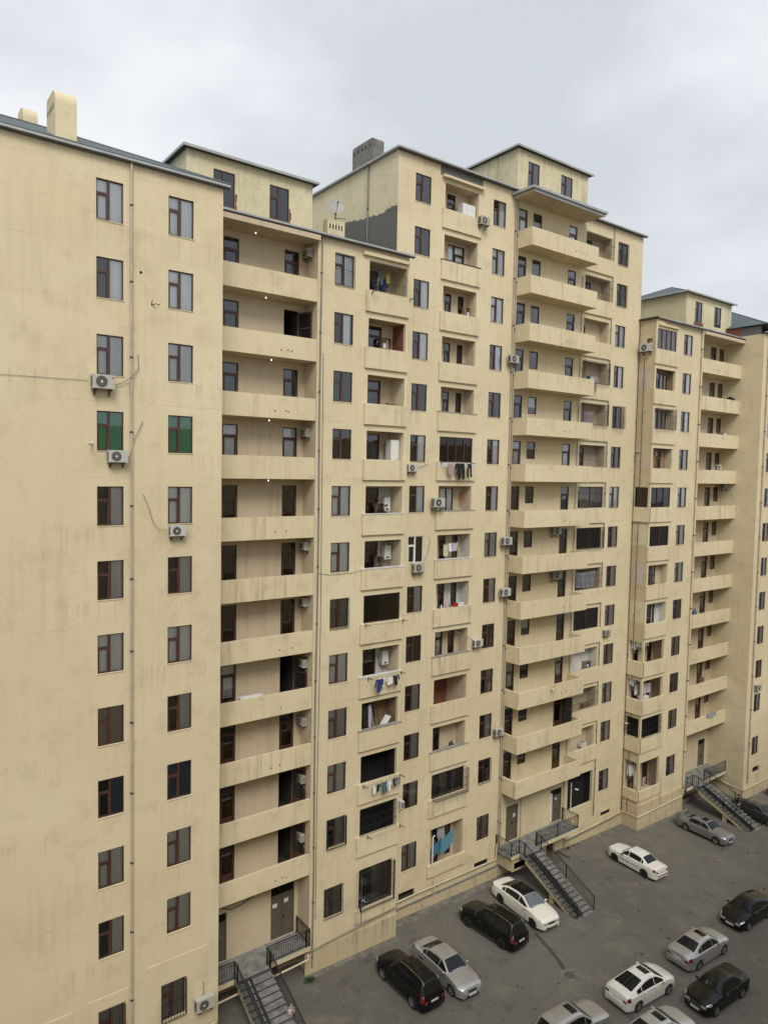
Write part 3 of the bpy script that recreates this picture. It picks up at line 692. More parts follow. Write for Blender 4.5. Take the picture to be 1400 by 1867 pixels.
# ================================================================== block C (tall, middle)
C = thing('apartment_block', 'tall cream apartment block whose bare side wall is patched in dark cement', 'apartment building', (30, 32.75, gz(30)), group='joined cream apartment blocks')
w = MB(); ops = []
cC1 = {0: None, 1: None, 2: [(.5, .98, 'cur_white')], 3: [(.5, .98, 'cur_white')], 4: None, 5: [(.5, .98, 'cur_white')], 6: [(.5, .98, 'cur_white')], 7: None, 8: [(.5, .98, 'cur_grey')], 9: None, 10: [(.5, .98, 'cur_grey')], 11: [(.55, .98, 'cur_grey')], 12: [(.5, .98, 'cur_grey')], 13: [(.03, .98, 'cur_white')]}
cC2 = {0: [(.5, .98, 'cur_grey')], 1: [(.03, .98, 'cur_grey')], 2: [(.03, .98, 'cur_white')], 3: [(.5, .98, 'cur_white')], 4: None, 5: [(.5, .98, 'cur_white')], 6: [(.5, .98, 'cur_white')], 7: [(.03, .98, 'cur_grey')], 8: [(.5, .98, 'cur_grey')], 9: None, 10: [(.4, .98, 'cur_beige')], 11: [(.5, .98, 'cur_grey')], 12: None, 13: [(.03, .98, 'cur_grey')]}
for k in range(14):
    o_ = (26.42, 27.60, zb(k), zt(k), 'win'); ops.append(o_)
    window(C, FC, *o_[:4], 0, 'two', cC1[k], fm='white' if k == 7 else 'brown', rev=.11)
window_col(C, ops, FC, 32.72, 33.86, range(0, 14), 5, {12: 0}, cC2)
sillC = list(ops)
ua = [(1.05, 1.6, .85, 2.35, 'one', [(.03, .98, 'cur_white')]), (1.6, 2.45, 0, 2.35, 'door', [(.05, .95, 'cur_white', .3)])]
ub = [(.9, 1.45, 0, 2.35, 'door'), (2.0, 2.5, .3, 2.35, 'one')]
LCspec = {0: dict(units=[(.9, 1.6, 0, 2.35, 'door')]), 1: dict(units=ua, cap='dark'), 2: dict(units=ub), 3: dict(units=ub), 4: dict(units=ub, cap='grey'), 5: dict(glaze='slide4', units=ub, cap='band'), 6: dict(units=[(.9, 2.0, .8, 2.35, 'slide2', [(.02, .98, 'cur_white')])], cap='grey'), 7: dict(units=ub, cap='white', mright=PW),
          8: dict(units=ub, inner=PW), 9: dict(units=[(.75, 1.4, 0, 2.35, 'door', [(.1, .9, 'cur_white', .3)]), (1.85, 2.4, 0, 2.35, 'door')], cap='grey'), 10: dict(units=(), mback=BR, inner=IN), 11: dict(units=[(.75, 1.35, 0, 2.35, 'door')], cap='grey'), 12: dict(glaze='one', glz_dark=False, grille=.3, units=ub), 13: dict(units=ub)}
for k in range(14): loggia(w, ops, C, FC, 28.7, 31.45, k, .88 if k != 10 else 1.9, **LCspec[k])
slit = [(26.25, 27.5, -26.06, -25.58), (32.6, 33.85, -26.1, -25.72)]
for s_ in slit: ops.append((*s_, 'win'))
facade(w, FC, 25.15, 34.85, GB, 18.12, ops, rev=.11); sill(C, FC, sillC)
FS = Face((25.15, 42.3), (0, -1), (1, 0))
facade(w, FS, 0, 9.55, 11.0, 18.12, [(8.0+.01, 8.35, 14.9, 15.9, 'none')][:0], 0, RG)
w.face([(25.15, 32.75, 18.12), (34.85, 32.75, 18.12), (34.85, 42.3, 18.12), (25.15, 42.3, 18.12)], GP)
w.face([(34.85, 42.3, GB), (25.15, 42.3, GB), (25.15, 42.3, 18.12), (34.85, 42.3, 18.12)], RG)
wall_done(w, C)
# grey cement patch on the side wall, irregular upper edge
g = MB(); pts = []; rn = random.Random(5)
top = [(32.76, 15.02), (33.4, 15.10), (34.1, 15.0), (34.9, 15.05), (35.8, 15.15), (37.0, 15.28), (38.1, 15.45)]
top = [(top[i][0]+(top[i+1][0]-top[i][0])*q/6, top[i][1]+(top[i+1][1]-top[i][1])*q/6+rn.uniform(-.06, .06)) for i in range(len(top)-1) for q in range(6)]+[top[-1]]; rows = [[(25.15-.012, y, z) for y, z in top], [(25.15-.012, y, 11.0) for y, z in top]]
rows = [rows[0], rows[1]]; g.grid(rows); g.build('cement_patch', ['greyplaster'], C)
# small side window with bars
g = MB(); 
window(C, FS, 2.2, 2.95, 14.6, 15.6, -.09, 'one', None, grille=0)
gutter(C, 25.0, 34.95, 32.62, 18.12)
g = MB(); g.box(24.97, 25.17, 32.5, 42.4, 18.13, 18.2, 0); g.box(24.94, 24.97, 32.5, 42.4, 18.14, 18.24, 0); g.build('gutter', ['gutter'], C)
g = MB(); g.box(28.3, 31.75, 32.735, 32.76, 17.55, 18.1); g.build('cement_patch', ['greyplaster'], C)
g = MB(); g.box(28.4, 31.75, 32.5, 32.75, 17.42, 17.56); g.build('cornice', ['stucco'], C)
downpipe(C, 25.08, 35.6, 12, 18.1, 'pipegrey', .045)
downpipe(C, 34.7, 32.66, -27, 18.05)
chimney(C, 25.95, 36.9, 18.0, 20.0, .8, 2.2, 5, 'chimney_grey', 'y', rd=.15)
g = MB(); g.tube([(26.9, 34.0, 18.1), (26.9, 34.0, 18.75)], .42, 14); g.tube([(26.9, 34.0, 18.75), (26.9, 34.0, 18.83)], .5, 14); g.build('roof_cowl', ['chimney_grey'], C, 40)
g = MB(); g.box(25.3, 34.7, 32.66, 32.745, GB, -26.45); g.build('plinth', ['plinth'], C)
g = MB(); g.box(25.2, 34.7, 32.62, 32.745, -26.5, -26.44); g.build('plinth_ledge', ['concrete'], C)
gaspipe(C, [(25.2, 32.6, -25.95), (28, 32.6, -25.9), (34.4, 32.6, -25.95), (34.5, 32.6, -25.9), (34.5, 32.6, -24.9)])
gaspipe(C, [(28.95, 32.6, -26.6), (28.95, 32.62, -24.6)], 'gas', .035); gaspipe(C, [(25.2, 32.58, -26.35), (34.7, 32.58, -26.4)], 'pipegrey', .03)
gaspipe(C, [(28.75, 32.55, -24.6), (28.75, 32.55, -22.7), (28.9, 32.55, -22.6)], 'white', .035)

# ================================================================== block D (stair balconies, tall) 
D = thing('apartment_block', 'tall cream apartment block with projecting wrap-round stair balconies under a canopy', 'apartment building', (42, 32.75, gz(42)), group='joined cream apartment blocks')
w = MB(); ops = []
cD = {k: pick(k, 3) for k in range(14)}; cD.update({0: None, 1: None, 2: [(.03, .98, 'cur_grey')], 3: [(.5, .98, 'cur_white')], 4: [(.55, .98, 'cur_grey')], 13: [(.5, .98, 'cur_white')]})
window_col(D, ops, FC, 45.67, 46.9, range(14), 3, {0: 0, 1: 0, 4: .25}, cD)
for k in range(13):
    for (a, b, c, nm, st_) in ((35.04, 35.86, pb(k)+.16, 'balcony_door', 'door'), (36.42, 37.27, zt(k)-1.15 if k else zt(k)-1.3, 'balcony_window', 'one'), (40.08, 40.95, pb(k)+.16, 'balcony_door', 'door')):
        if k < 3: c = max(c, zt(k)-1.9) if st_ == 'door' and False else c
        ops.append((a, b, c, zt(k), 'win')); window(D, FC, a, b, c, zt(k), 0, st_, [(.1, .9, 'cur_grey', .4)] if (k+int(a)) % 5 == 0 else None, name=nm, rev=.1)
ops += [(35.5, 36.7, -25.2, -22.68, 'win'), (40.08, 41.32, -25.2, -22.72, 'win'), (39.8, 40.6, -28.6, -26.0, 'win'), (46.05, 47.3, -26.34, -26.0, 'win')]
u1 = [(.9, 1.45, 0, 2.35, 'door')]
LDspec = {0: dict(grille=0, void=False, units=[(.8, 1.6, 0, 2.3, 'door')], inner=IN), 1: dict(grille=0, units=[(.8, 1.6, 0, 2.3, 'slide2')]), 2: dict(units=[(.75, 1.15, 0, 2.2, 'door')]), 3: dict(grille=.1, units=[(.75, 1.1, 0, 2.2, 'door')]), 4: dict(grille=.1, units=()), 5: dict(grille=0, units=u1, cap='grey'),
          6: dict(grille=0, units=[(.7, 1.2, 0, 2.2, 'door')], glaze='slide2', glz_dark=False), 7: dict(glaze='slide2', grille=.1), 8: dict(grille=0, units=[(1.3, 2.0, 0, 2.2, 'door')]), 9: dict(glaze='slide2'), 10: dict(inner=PW, units=[(.65, .9, .6, 2.2, 'one')]), 11: dict(grille=0, units=[(.65, 1.0, .6, 2.2, 'one')]), 12: dict(units=[(.65, 1.0, 1.3, 2.1, 'one')]), 13: dict(void=True, proud=0)}
for k in range(14): loggia(w, ops, D, FC, 41.98, 44.88, k, .75, **LDspec[k])
facade(w, FC, 34.85, 48.75, GB, 18.12, ops, rev=.11); sill(D, FC, [o for o in ops if o[0] == 45.67])
entrance_door(D, FC, 35.5, 36.7, -25.2, -22.68, .02, 'metaldoor', top=False, notices=((.75, 1.6, .2, .25),))
entrance_door(D, FC, 40.08, 41.32, -25.2, -22.72, .02, 'metaldoor', top=True, notices=((.05, .1, .22, 2.1), (.55, 1.65, .2, .14)))
w.face([(48.75, 32.75, 11), (48.75, 42.3, 11), (48.75, 42.3, 18.12), (48.75, 32.75, 18.12)], ST); w.face([(34.85, 32.75, 18.12), (48.75, 32.75, 18.12), (48.75, 42.3, 18.12), (34.85, 42.3, 18.12)], GP)
w.face([(48.75, 42.3, GB), (34.85, 42.3, GB), (34.85, 42.3, 18.12), (48.75, 42.3, 18.12)], ST)
for (a, b, z0_, z1_) in ((36.86, 37.02, -25.2, -22.3), (41.45, 41.62, -25.2, -22.3)):
    w.box(a, b, 32.62, 32.749, z0_, z1_, IN)
wall_done(w, D)
for (x, k, a) in ((40.92, 11, -75),):
    t_ = MB(); h_ = 2.4
    for b_ in ((0, .8, 0, .1), (0, .8, h_-.1, h_), (0, .08, .1, h_-.1), (.72, .8, .1, h_-.1), (.08, .72, 1.5, 1.58)): t_.box(b_[0], b_[1], 0, .05, b_[2], b_[3])
    t_.box(.08, .72, .02, .03, .1, h_-.1, 1); link('door_leaf', t_.mesh('door_leaf', ['brown', 'carglass']), D, (x, 32.73, pb(k)+.18), R(a))
for k in range(13):
    z0_, z1_ = pb(k), pt(k)
    balcony_parapet(D, [(34.87, 41.6, 31.4, 31.53, z0_, z1_), (34.87, 35.0, 31.53, 32.74, z0_, z1_), (41.47, 41.6, 31.53, 32.74, z0_, z1_), (35.0, 41.47, 31.53, 32.74, z0_, z0_+.15)])
g = MB(); g.box(34.5, 41.55, 31.1, 32.74, 17.62, 17.8); g.build('canopy', ['inner'], D)
g = MB(); g.box(34.4, 41.75, 30.86, 31.08, 17.78, 17.93, 0); g.box(34.28, 34.42, 30.86, 32.74, 17.78, 17.93, 0); g.box(34.42, 41.75, 31.08, 32.74, 17.82, 17.9, 1); g.box(34.46, 41.62, 30.98, 31.08, 17.6, 17.78, 0); g.build('canopy_gutter', ['gutter', 'gutter_dark'], D)
gutter(D, 41.8, 48.9, 32.62, 18.12)
downpipe(D, 35.0-.12, 32.66, -27.2, 17.8, 'pipe', .05); downpipe(D, 45.05, 32.66, -25.9, 18.05, 'pipegrey', .03, wob=.03); downpipe(D, 41.62, 32.67, -22, 14, 'pipegrey', .025)
downpipe(D, 48.63, 32.66, -26.5, 11.7, 'iron', .025)
g = MB(); g.box(41.7, 48.7, 32.66, 32.745, GB, -26.75); g.build('plinth', ['plinth'], D)
gaspipe(D, [(41.7, 32.58, -26.75), (45, 32.58, -26.65), (48.62, 32.58, -26.5), (48.62, 31.22, -26.5), (55.0, 31.22, -26.42)]); gaspipe(D, [(41.9, 32.58, -26.9), (48.55, 32.58, -26.66)], 'pipegrey', .03)
gaspipe(D, [(42.2, 32.6, -24.8), (42.2, 32.6, -22.6)], 'white', .035)
# penthouse
w = MB(); ops = []
for (a, b) in ((35.78, 36.88), (39.05, 40.25)):
    ops.append((a, b, 18.7 if a > 37 else 18.6, 20.33, 'win')); window(D, FC, a, b, ops[-1][2], 20.33, 0, 'two', None, rev=.1)
g = MB(); 
for q in range(8): g.box(35.66+q*.15, 35.79+q*.15, 32.68, 32.745, 18.36, 18.55)
g.build('brick_surround', ['brick'], D)
facade(w, FC, 34.8, 41.9, 18.0, 20.93, ops, 0, RG, rev=.1)
w.face([(34.8, 42, 18), (34.8, 32.75, 18), (34.8, 32.75, 20.93), (34.8, 42, 20.93)], RG); w.face([(41.9, 32.75, 18), (41.9, 42, 18), (41.9, 42, 20.93), (41.9, 32.75, 20.93)], RG); w.face([(34.8, 42, 18), (41.9, 42, 18), (41.9, 42, 20.93), (34.8, 42, 20.93)], RG)
wall_done(w, D, 'penthouse_wall')
g = MB(); g.box(34.55, 42.15, 32.5, 42.2, 20.93, 21.0, 0); g.box(34.5, 34.55, 32.5, 42.2, 20.90, 21.02, 1); g.box(34.55, 42.2, 32.45, 32.5, 20.90, 21.02, 1); g.build('penthouse_roof', ['roof', 'gutter'], D)

# ================================================================== block E (corner loggias + third stair loggia)
Eb = thing('apartment_block', 'cream apartment block near the right edge with stacked corner loggias and a hip-roofed penthouse', 'apartment building', (55, 31.35, gz(55)), group='joined cream apartment blocks')
w = MB(); ops = []
FES = Face((48.75, 32.75), (0, -1), (1, 0)); sops = []
window_col(Eb, ops, FE, 52.57, 53.85, range(2, 14), 6, {}, {k: ([(.5, .98, 'cur_white')] if k < 5 else pick(k, 6)) for k in range(14)}); sillE = list(ops)
LEspec = {2: dict(glaze='slide4', glz_dark=False, units=()), 3: dict(units=[(.95, 1.5, 0, 2.35, 'door'), (1.5, 2.5, 0, 2.3, 'slide2', [(.02, .98, 'cur_grey')])], inner=WD), 4: dict(grille=.1, units=[(.9, 2.55, 0, 2.4, 'slide3', [(.02, .98, 'cur_grey')])]), 5: dict(units=[(1.3, 2.0, 0, 2.35, 'door')], inner=WD, mright=IN), 6: dict(glaze='slide3'), 7: dict(glaze='slide2'), 8: dict(units=[(.9, 1.9, 0, 2.3, 'three', [(.02, .98, 'cur_white')])]), 9: dict(units=[(.95, 1.6, .4, 2.3, 'one'), (1.65, 2.0, 0, 2.3, 'door')], inner=PW),
          10: dict(units=[(.5, 1.15, 0, 2.3, 'door'), (2.35, 3.0, 0, 2.3, 'door')]), 11: dict(units=[(.5, 1.2, 0, 2.3, 'door'), (2.3, 2.95, 0, 2.3, 'door')]), 12: dict(void=True, grille=0), 13: dict(units=[(.3, 1.2, 0, 2.3, 'slide2', [(.02, .98, 'cur_grey')]), (2.3, 3.1, 0, 2.3, 'door')])}
for k in range(2, 14):
    kw = dict(LEspec[k]); wrap = k in (6, 10, 11, 12, 13)
    u_ = 48.95 if not wrap else 48.92
    z0_, z1_ = (pt(k), zt(k)) if k < 13 else (-24.55, -22.3)
    loggia(w, ops, Eb, FE, u_, 51.55, k, 1.3 if wrap or kw.get('glaze') else .6, proud=.1, ext=.9 if wrap else 0., left=not wrap, **kw)
    if wrap:
        sops.append((.12, 1.23, z0_, z1_, 'open')); tunnel(w, FES, .12, 1.23, z0_, z1_, 0, .17, ST)
        if k == 6: window(Eb, FES, .12, 1.23, z0_, z1_, 0, 'slide2', None, rev=.1, darkglass=True, name='balcony_glazing')
        if k == 12: link('balcony_grille', grille_mesh(1.11, z1_-z0_, 0, hz=4), Eb, FES.p(.12, z0_, -.02), rotf(FES))
        g = MB(); g.box(48.63, 48.749, 31.25, 32.74, pb(k) if k < 13 else -25.3, z0_); g.build('balcony', ['stucco'], Eb)
sops.append((.66, 1.1, 9.75, 10.45, 'win')); window(Eb, FES, .66, 1.1, 9.75, 10.45, 0, 'one', None, rev=.1)
facade(w, FE, 48.75, 55.15, GB, 11.85, ops, rev=.11); facade(w, FES, 0, 1.4, GB, 11.85, sops, 0, SD, rev=.11); sill(Eb, FE, sillE)
lo = []
for k in range(2, 13):
    lo.append((59.2, 60.1, pb(k)+.16, zt(k), 'win')); window(Eb, FL1, 59.2, 60.1, pb(k)+.16, zt(k), 0, 'door', None, rev=.11, name='loggia_door')
    lo.append((60.6, 61.4, zt(k)-1.25, zt(k), 'win')); window(Eb, FL1, 60.6, 61.4, zt(k)-1.25, zt(k), 0, 'one', None, rev=.11, name='loggia_window')
lo += [(60.0, 61.1, -25.75, -23.3, 'win')]
facade(w, FL1, 55.15, 61.57, GB, 11.85, lo, 0, IN, rev=.11)
entrance_door(Eb, FL1, 60.0, 61.1, -25.75, -23.3, .02, 'metaldoor', top=True)
w.face([(55.15, 32.8, GB), (55.15, 31.35, GB), (55.15, 31.35, 11.85), (55.15, 32.8, 11.85)], IN)
w.face([(48.75, 31.35, 11.8), (61.57, 31.35, 11.8), (61.57, 42.3, 11.8), (48.75, 42.3, 11.8)], GP)
wall_done(w, Eb)
for k in range(2, 13):
    balcony_parapet(Eb, [(55.17, 61.56, 31.3, 31.43, pb(k), pt(k)), (55.17, 61.56, 31.43, 32.79, pb(k), pb(k)+.15)])
g = MB(); g.box(55.17, 61.5, 31.05, 32.79, 11.5, 11.75); g.build('loggia_ceiling', ['inner'], Eb)
# plaster patches on the flank
rn = random.Random(11)
for k, mt in ((3, 'plasterpink'), (7, 'rough'), (8, 'plasterpink'), (9, 'rough'), (5, 'inner')):
    if mt not in M: M['plasterpink'] = mat('pale_pinkish_plaster', (.50, .44, .36), .95, var=.12, vscale=2, bump=(10, .4))
    g = MB(); n = 6; zz0, zz1 = pt(k)+.05, zt(k)+.15
    rows = [[(48.75-.01, 32.72-1.3*i/n, zz1+rn.uniform(-.03, .03)) for i in range(n+1)], [(48.75-.01, 32.72-1.3*i/n, zz0+rn.uniform(-.03, .03)) for i in range(n+1)]]
    g.grid(rows); g.build('plaster_patch', [mt], Eb)
gutter(Eb, 49.9, 61.6, 31.2, 11.84)
g = MB(); g.box(48.6, 50.2, 31.2, 32.7, 11.86, 11.93); g.box(48.55, 48.6, 31.1, 32.75, 11.84, 11.98); g.build('gutter', ['iron'], Eb)
g = MB(); g.box(49.0, 51.6, 31.2, 31.34, 11.4, 11.55); g.build('cornice', ['stucco'], Eb)
downpipe(Eb, 55.1, 31.24, -26.3, 11.8, 'gas', .08); downpipe(Eb, 48.67, 32.2, -26.4, 9.0, 'iron', .02)
g = MB(); g.box(48.68, 48.749, 31.27, 32.7, GB, -25.7); g.box(48.75, 55.1, 31.27, 31.345, GB, -25.7); g.build('plinth', ['plinth'], Eb)
gaspipe(Eb, [(51.7, 31.2, -26.2), (51.7, 31.2, -23.8)], 'gas', .03)
w = MB(); ops = []
for (a, b) in ((56.45, 57.55), (59.45, 60.6)): ops.append((a, b, 12.9, 14.6, 'win')); window(Eb, FL1, a, b, 12.9, 14.6, 0, 'two', None, rev=.1)
facade(w, FL1, 55.1, 62.3, 11.8, 15.15, ops, 0, RG, rev=.1)
w.face([(55.1, 40, 11.8), (55.1, 32.8, 11.8), (55.1, 32.8, 15.15), (55.1, 40, 15.15)], RG); w.face([(62.3, 32.8, 11.8), (62.3, 40, 11.8), (62.3, 40, 15.15), (62.3, 32.8, 15.15)], RG); wall_done(w, Eb, 'penthouse_wall')
hip_roof(Eb, 54.8, 62.6, 32.55, 40.3, 15.15, .42, name='penthouse_roof')
g = MB(); g.box(54.75, 62.65, 32.45, 32.55, 15.10, 15.21); g.box(54.7, 54.8, 32.45, 40.3, 15.10, 15.21); g.build('gutter', ['gutter'], Eb)
g = MB()
for q in range(8): g.box(56.3+q*.17, 56.45+q*.17, 32.72, 32.79, 12.7, 12.88)
g.build('brick_surround', ['brick'], Eb)

# ================================================================== block F (right edge)
Fb = thing('apartment_block', 'cream apartment block at the right edge, its broad windowless flank shaded', 'apartment building', (70, 29.5, gz(70)), group='joined cream apartment blocks')
w = MB(); ops = []
window_col(Fb, ops, FF, 62.85, 64.0, range(2, 14), 9, {}, {}); window_col(Fb, ops, FF, 66.1, 67.2, range(2, 14), 7, {}, {})
ops += [(63.2, 64.4, -25.9, -25.4, 'win')]
facade(w, FF, 61.57, 90, GB-1, 12.15, ops, rev=.11); sill(Fb, FF, [o for o in ops if o[3] > -24])
FFS = Face((61.57, 33.2), (0, -1), (1, 0)); facade(w, FFS, 0, 3.7, GB, 12.15, [], 0, ST)
w.face([(61.57, 29.5, 12.15), (90, 29.5, 12.15), (90, 42, 12.15), (61.57, 42, 12.15)], GP)
w.box(61.57+.01, 61.9, 29.9, 31.5, 12.15, 12.85, GP); w.box(61.55, 61.9, 31.5, 32.79, 11.9, 13.0, BR); w.box(90, 90.1, 29.5, 42, GB, 12.15, ST)
wall_done(w, Fb)
hip_roof(Fb, 61.4, 90, 29.3, 42, 12.95, .45)
gutter(Fb, 61.45, 90, 29.42, 12.2)
downpipe(Fb, 62.25, 29.4, -26.6, 12.1, 'pipe', .055)
gaspipe(Fb, [(61.45, 32.6, -26.75), (61.45, 29.36, -26.95), (80, 29.36, -26.7)])
g = MB(); g.box(61.5, 80, 29.42, 29.495, GB, -27.05); g.build('plinth', ['plinth'], Fb)
chimney(Fb, 64.9, 35.3, 14.4, 16.2, .5, .8, 3, 'stucco')
# ================================================================== the block across the yard, from which the picture is taken (unseen, added and sized to shade the lower storeys)
H = thing('apartment_block', 'unseen cream apartment block across the parking yard, added to shade the lower storeys', 'apartment building', (20, -3.2, gz(20)), group='joined cream apartment blocks')
w = MB(); ops = []
FH = Face((0, -3.0), (-1, 0), (0, -1))
for i in range(-9, 8):
    for k in range(0, 9, 1):
        ops.append((i*5.0, i*5.0+1.6, -25+3*k, -23.3+3*k, 'win'))
facade(w, FH, -80, 60, GB-1, 3.4, ops, 0, 0, rev=.15, room=.1)
w.box(-60, 80, -16, -3.2, GB-1, 3.5, 0)
w.build('wall', ['stucco', 'carglass'], H)

# ================================================================== outdoor stairs
def railing(g, pts, h=.9, step=.13, m=0, posts=True):
    for a, b in zip(pts, pts[1:]):
        a, b = Vector(a), Vector(b); up = Vector((0, 0, 1)); L_ = (b-a).length; n = max(1, int(L_/step))
        g.bar(a+up*h, b+up*h, .045, .035, m); g.bar(a+up*.10, b+up*.10, .025, .025, m); g.bar(a+up*(h-.12), b+up*(h-.12), .02, .02, m)
        for i in range(1, n): p_ = a.lerp(b, i/n); g.bar(p_+up*.10, p_+up*(h-.12), .016, .016, m)
        g.bar(a, a+up*(h+.02), .05, .05, m); g.bar(b, b+up*(h+.02), .05, .05, m)
def entrance_stairs(label, x0, x1, ytop, yland, zl, lx0, lx1, yback, nst, run, rails, pillar=False):
    t = thing('entrance_stairs', label, 'staircase', (x0, ytop, gz(x0)), group='outdoor entrance staircases')
    gb = gz((x0+x1)/2); rise = (zl-gb)/nst; g = MB()
    for i in range(nst):
        ya = ytop-run*i; z = zl-rise*(i+1)+rise*0
        g.box(x0+.0, x1, ya-run, ya+.02, z-.08 if i < nst-1 else z-.3, z+.001)
        g.box(x0+.001, x1-.001, ya-.015, ya+.03, z-.05, z+rise-.004, 1)
        g.box(x0, x1, ya-.045, ya-.016, z+rise-.03, z+rise+.003, 2) if i else None
    g.build('steps', ['steps', 'riser', 'concrete'], t)
    g = MB(); ye = ytop-run*nst
    for xx in ((x0+.03, x1-.03),):
        a = [(xx[0], ytop, zl-.19), (xx[0], ytop, zl-.46), (xx[0], ye, gb-.45), (xx[0], ye, gb-.18)]
        b = [(xx[1], y, z) for _, y, z in a]; g.face(a); g.face(list(reversed(b)))
        for i in range(4): j = (i+1) % 4; g.face([a[i], b[i], b[j], a[j]])
    g.build('stringer', ['plinth'], t)
    g = MB(); g.box(lx0, lx1, yland, yback, zl-.20, zl); g.box(x0-.05, x1+.05, ytop, yland, zl-.21, zl-.004)
    g.build('landing', ['steps'], t); g = MB(); g.box(lx0, lx1, yland-.03, yland-.002, zl-.24, zl-.02); g.build('landing_edge', ['stucco'], t)
    for r_ in rails:
        g = MB(); railing(g, r_); g.build('railing', ['iron'], t)
    g = MB(); s0 = Vector((0, ytop-.1, zl+.06)); s1 = Vector((0, ye+.1, gb+.12))
    for dx in (.38, .62):
        g.bar((x0+dx, s0.y, s0.z), (x0+dx, s1.y, s1.z), .09, .05); 
        for s_ in (-.045, .045): g.bar((x0+dx+s_, s0.y, s0.z+.04), (x0+dx+s_, s1.y, s1.z+.04), .012, .05)
    g.build('pram_ramp', ['iron'], t)
    if pillar:
        g = MB(); ym = ytop-run*nst*.5; zm = zl-(zl-gb)*.5-.25; g.box(x0+.1, x0+.4, ym-.15, ym+.15, gb-.3, zm); g.build('pillar', ['plinth'], t)
    return t
zg = gz(35.9)
entrance_stairs('grey concrete stairs with black railings descending beside the white saloon with a black roof', 35.3, 36.95, 30.8, 31.25, -25.2, 34.5, 41.45, 32.74, 14, .31,
    [[(34.55, 32.7, -25.2), (34.55, 31.3, -25.2), (35.3, 31.3, -25.2), (35.3, 30.85, -25.2)], [(35.3, 30.8, -25.2), (35.3, 26.5, zg+.1)],
     [(36.95, 31.3, -25.2), (39.2, 31.3, -25.2), (41.4, 31.3, -25.2), (41.4, 32.7, -25.2)], [(36.95, 31.25, -25.2), (36.95, 30.85, -25.2), (36.95, 28.7, -26.2), (36.95, 26.5, zg+.1)]], True)
zg1 = gz(15.6)
entrance_stairs('concrete stairs at the lower left, black rails, a pale bag tied on', 14.85, 16.65, 31.0, 31.3, -25.2, 13.22, 19.2, 32.78, 11, .32,
    [[(13.25, 31.33, -25.2), (14.85, 31.33, -25.2), (14.85, 31.0, -25.2)], [(14.85, 31.0, -25.2), (14.85, 27.5, zg1+.1)],
     [(16.65, 31.33, -25.2), (18.95, 31.33, -25.2), (19.15, 31.33, -25.2), (19.15, 32.7, -25.2)], [(16.65, 31.3, -25.2), (16.65, 31.0, -25.2), (16.65, 27.5, zg1+.1)]], False)
zg3 = gz(57)
entrance_stairs('far right concrete stairs with a person in black walking down them', 56.1, 57.9, 30.5, 30.95, -25.75, 55.17, 61.5, 32.78, 14, .32,
    [[(55.2, 31.0, -25.75), (56.1, 31.0, -25.75), (56.1, 30.5, -25.75)], [(56.1, 30.5, -25.75), (56.1, 28.3, -26.68), (56.1, 26.1, zg3+.1)],
     [(57.9, 31.0, -25.75), (61.4, 31.0, -25.75)], [(57.9, 31.0, -25.75), (57.9, 30.5, -25.75), (57.9, 28.3, -26.68), (57.9, 26.1, zg3+.1)]], True)
# low slab under the landing of the second stairs (coal chute) with its own label
g = MB(); g.box(34.72, 36.6, 31.35, 32.6, -26.35, -25.62); g.box(34.9, 36.4, 31.35, 31.36, -26.2, -25.8)
o = link('concrete_canopy', g.mesh('concrete_canopy', ['plinth']), None, (0, 0, 0)); tag(o, 'low plastered box under the landing of the stairs near the white saloon', 'box')
# sheltering steps to the basement doors
g = MB(); g.box(37.4, 40.9, 31.2, 31.3, gz(39)-.3, gz(39)+.10); g.box(40.8, 40.9, 31.3, 32.6, gz(39)-.3, gz(39)+.10)
tag(g.build('basement_kerb', ['apron']), 'low concrete kerb round the basement door below the middle landing', 'kerb')
g = MB(); g.box(54.9, 57.6, 32.0, 32.1, gz(56)-.3, gz(56)+.22); g.box(57.2, 61.4, 31.6, 31.7, gz(59)-.3, gz(59)+.05)
tag(g.build('basement_kerb', ['concrete']), 'low concrete kerb under the far right landing', 'kerb')

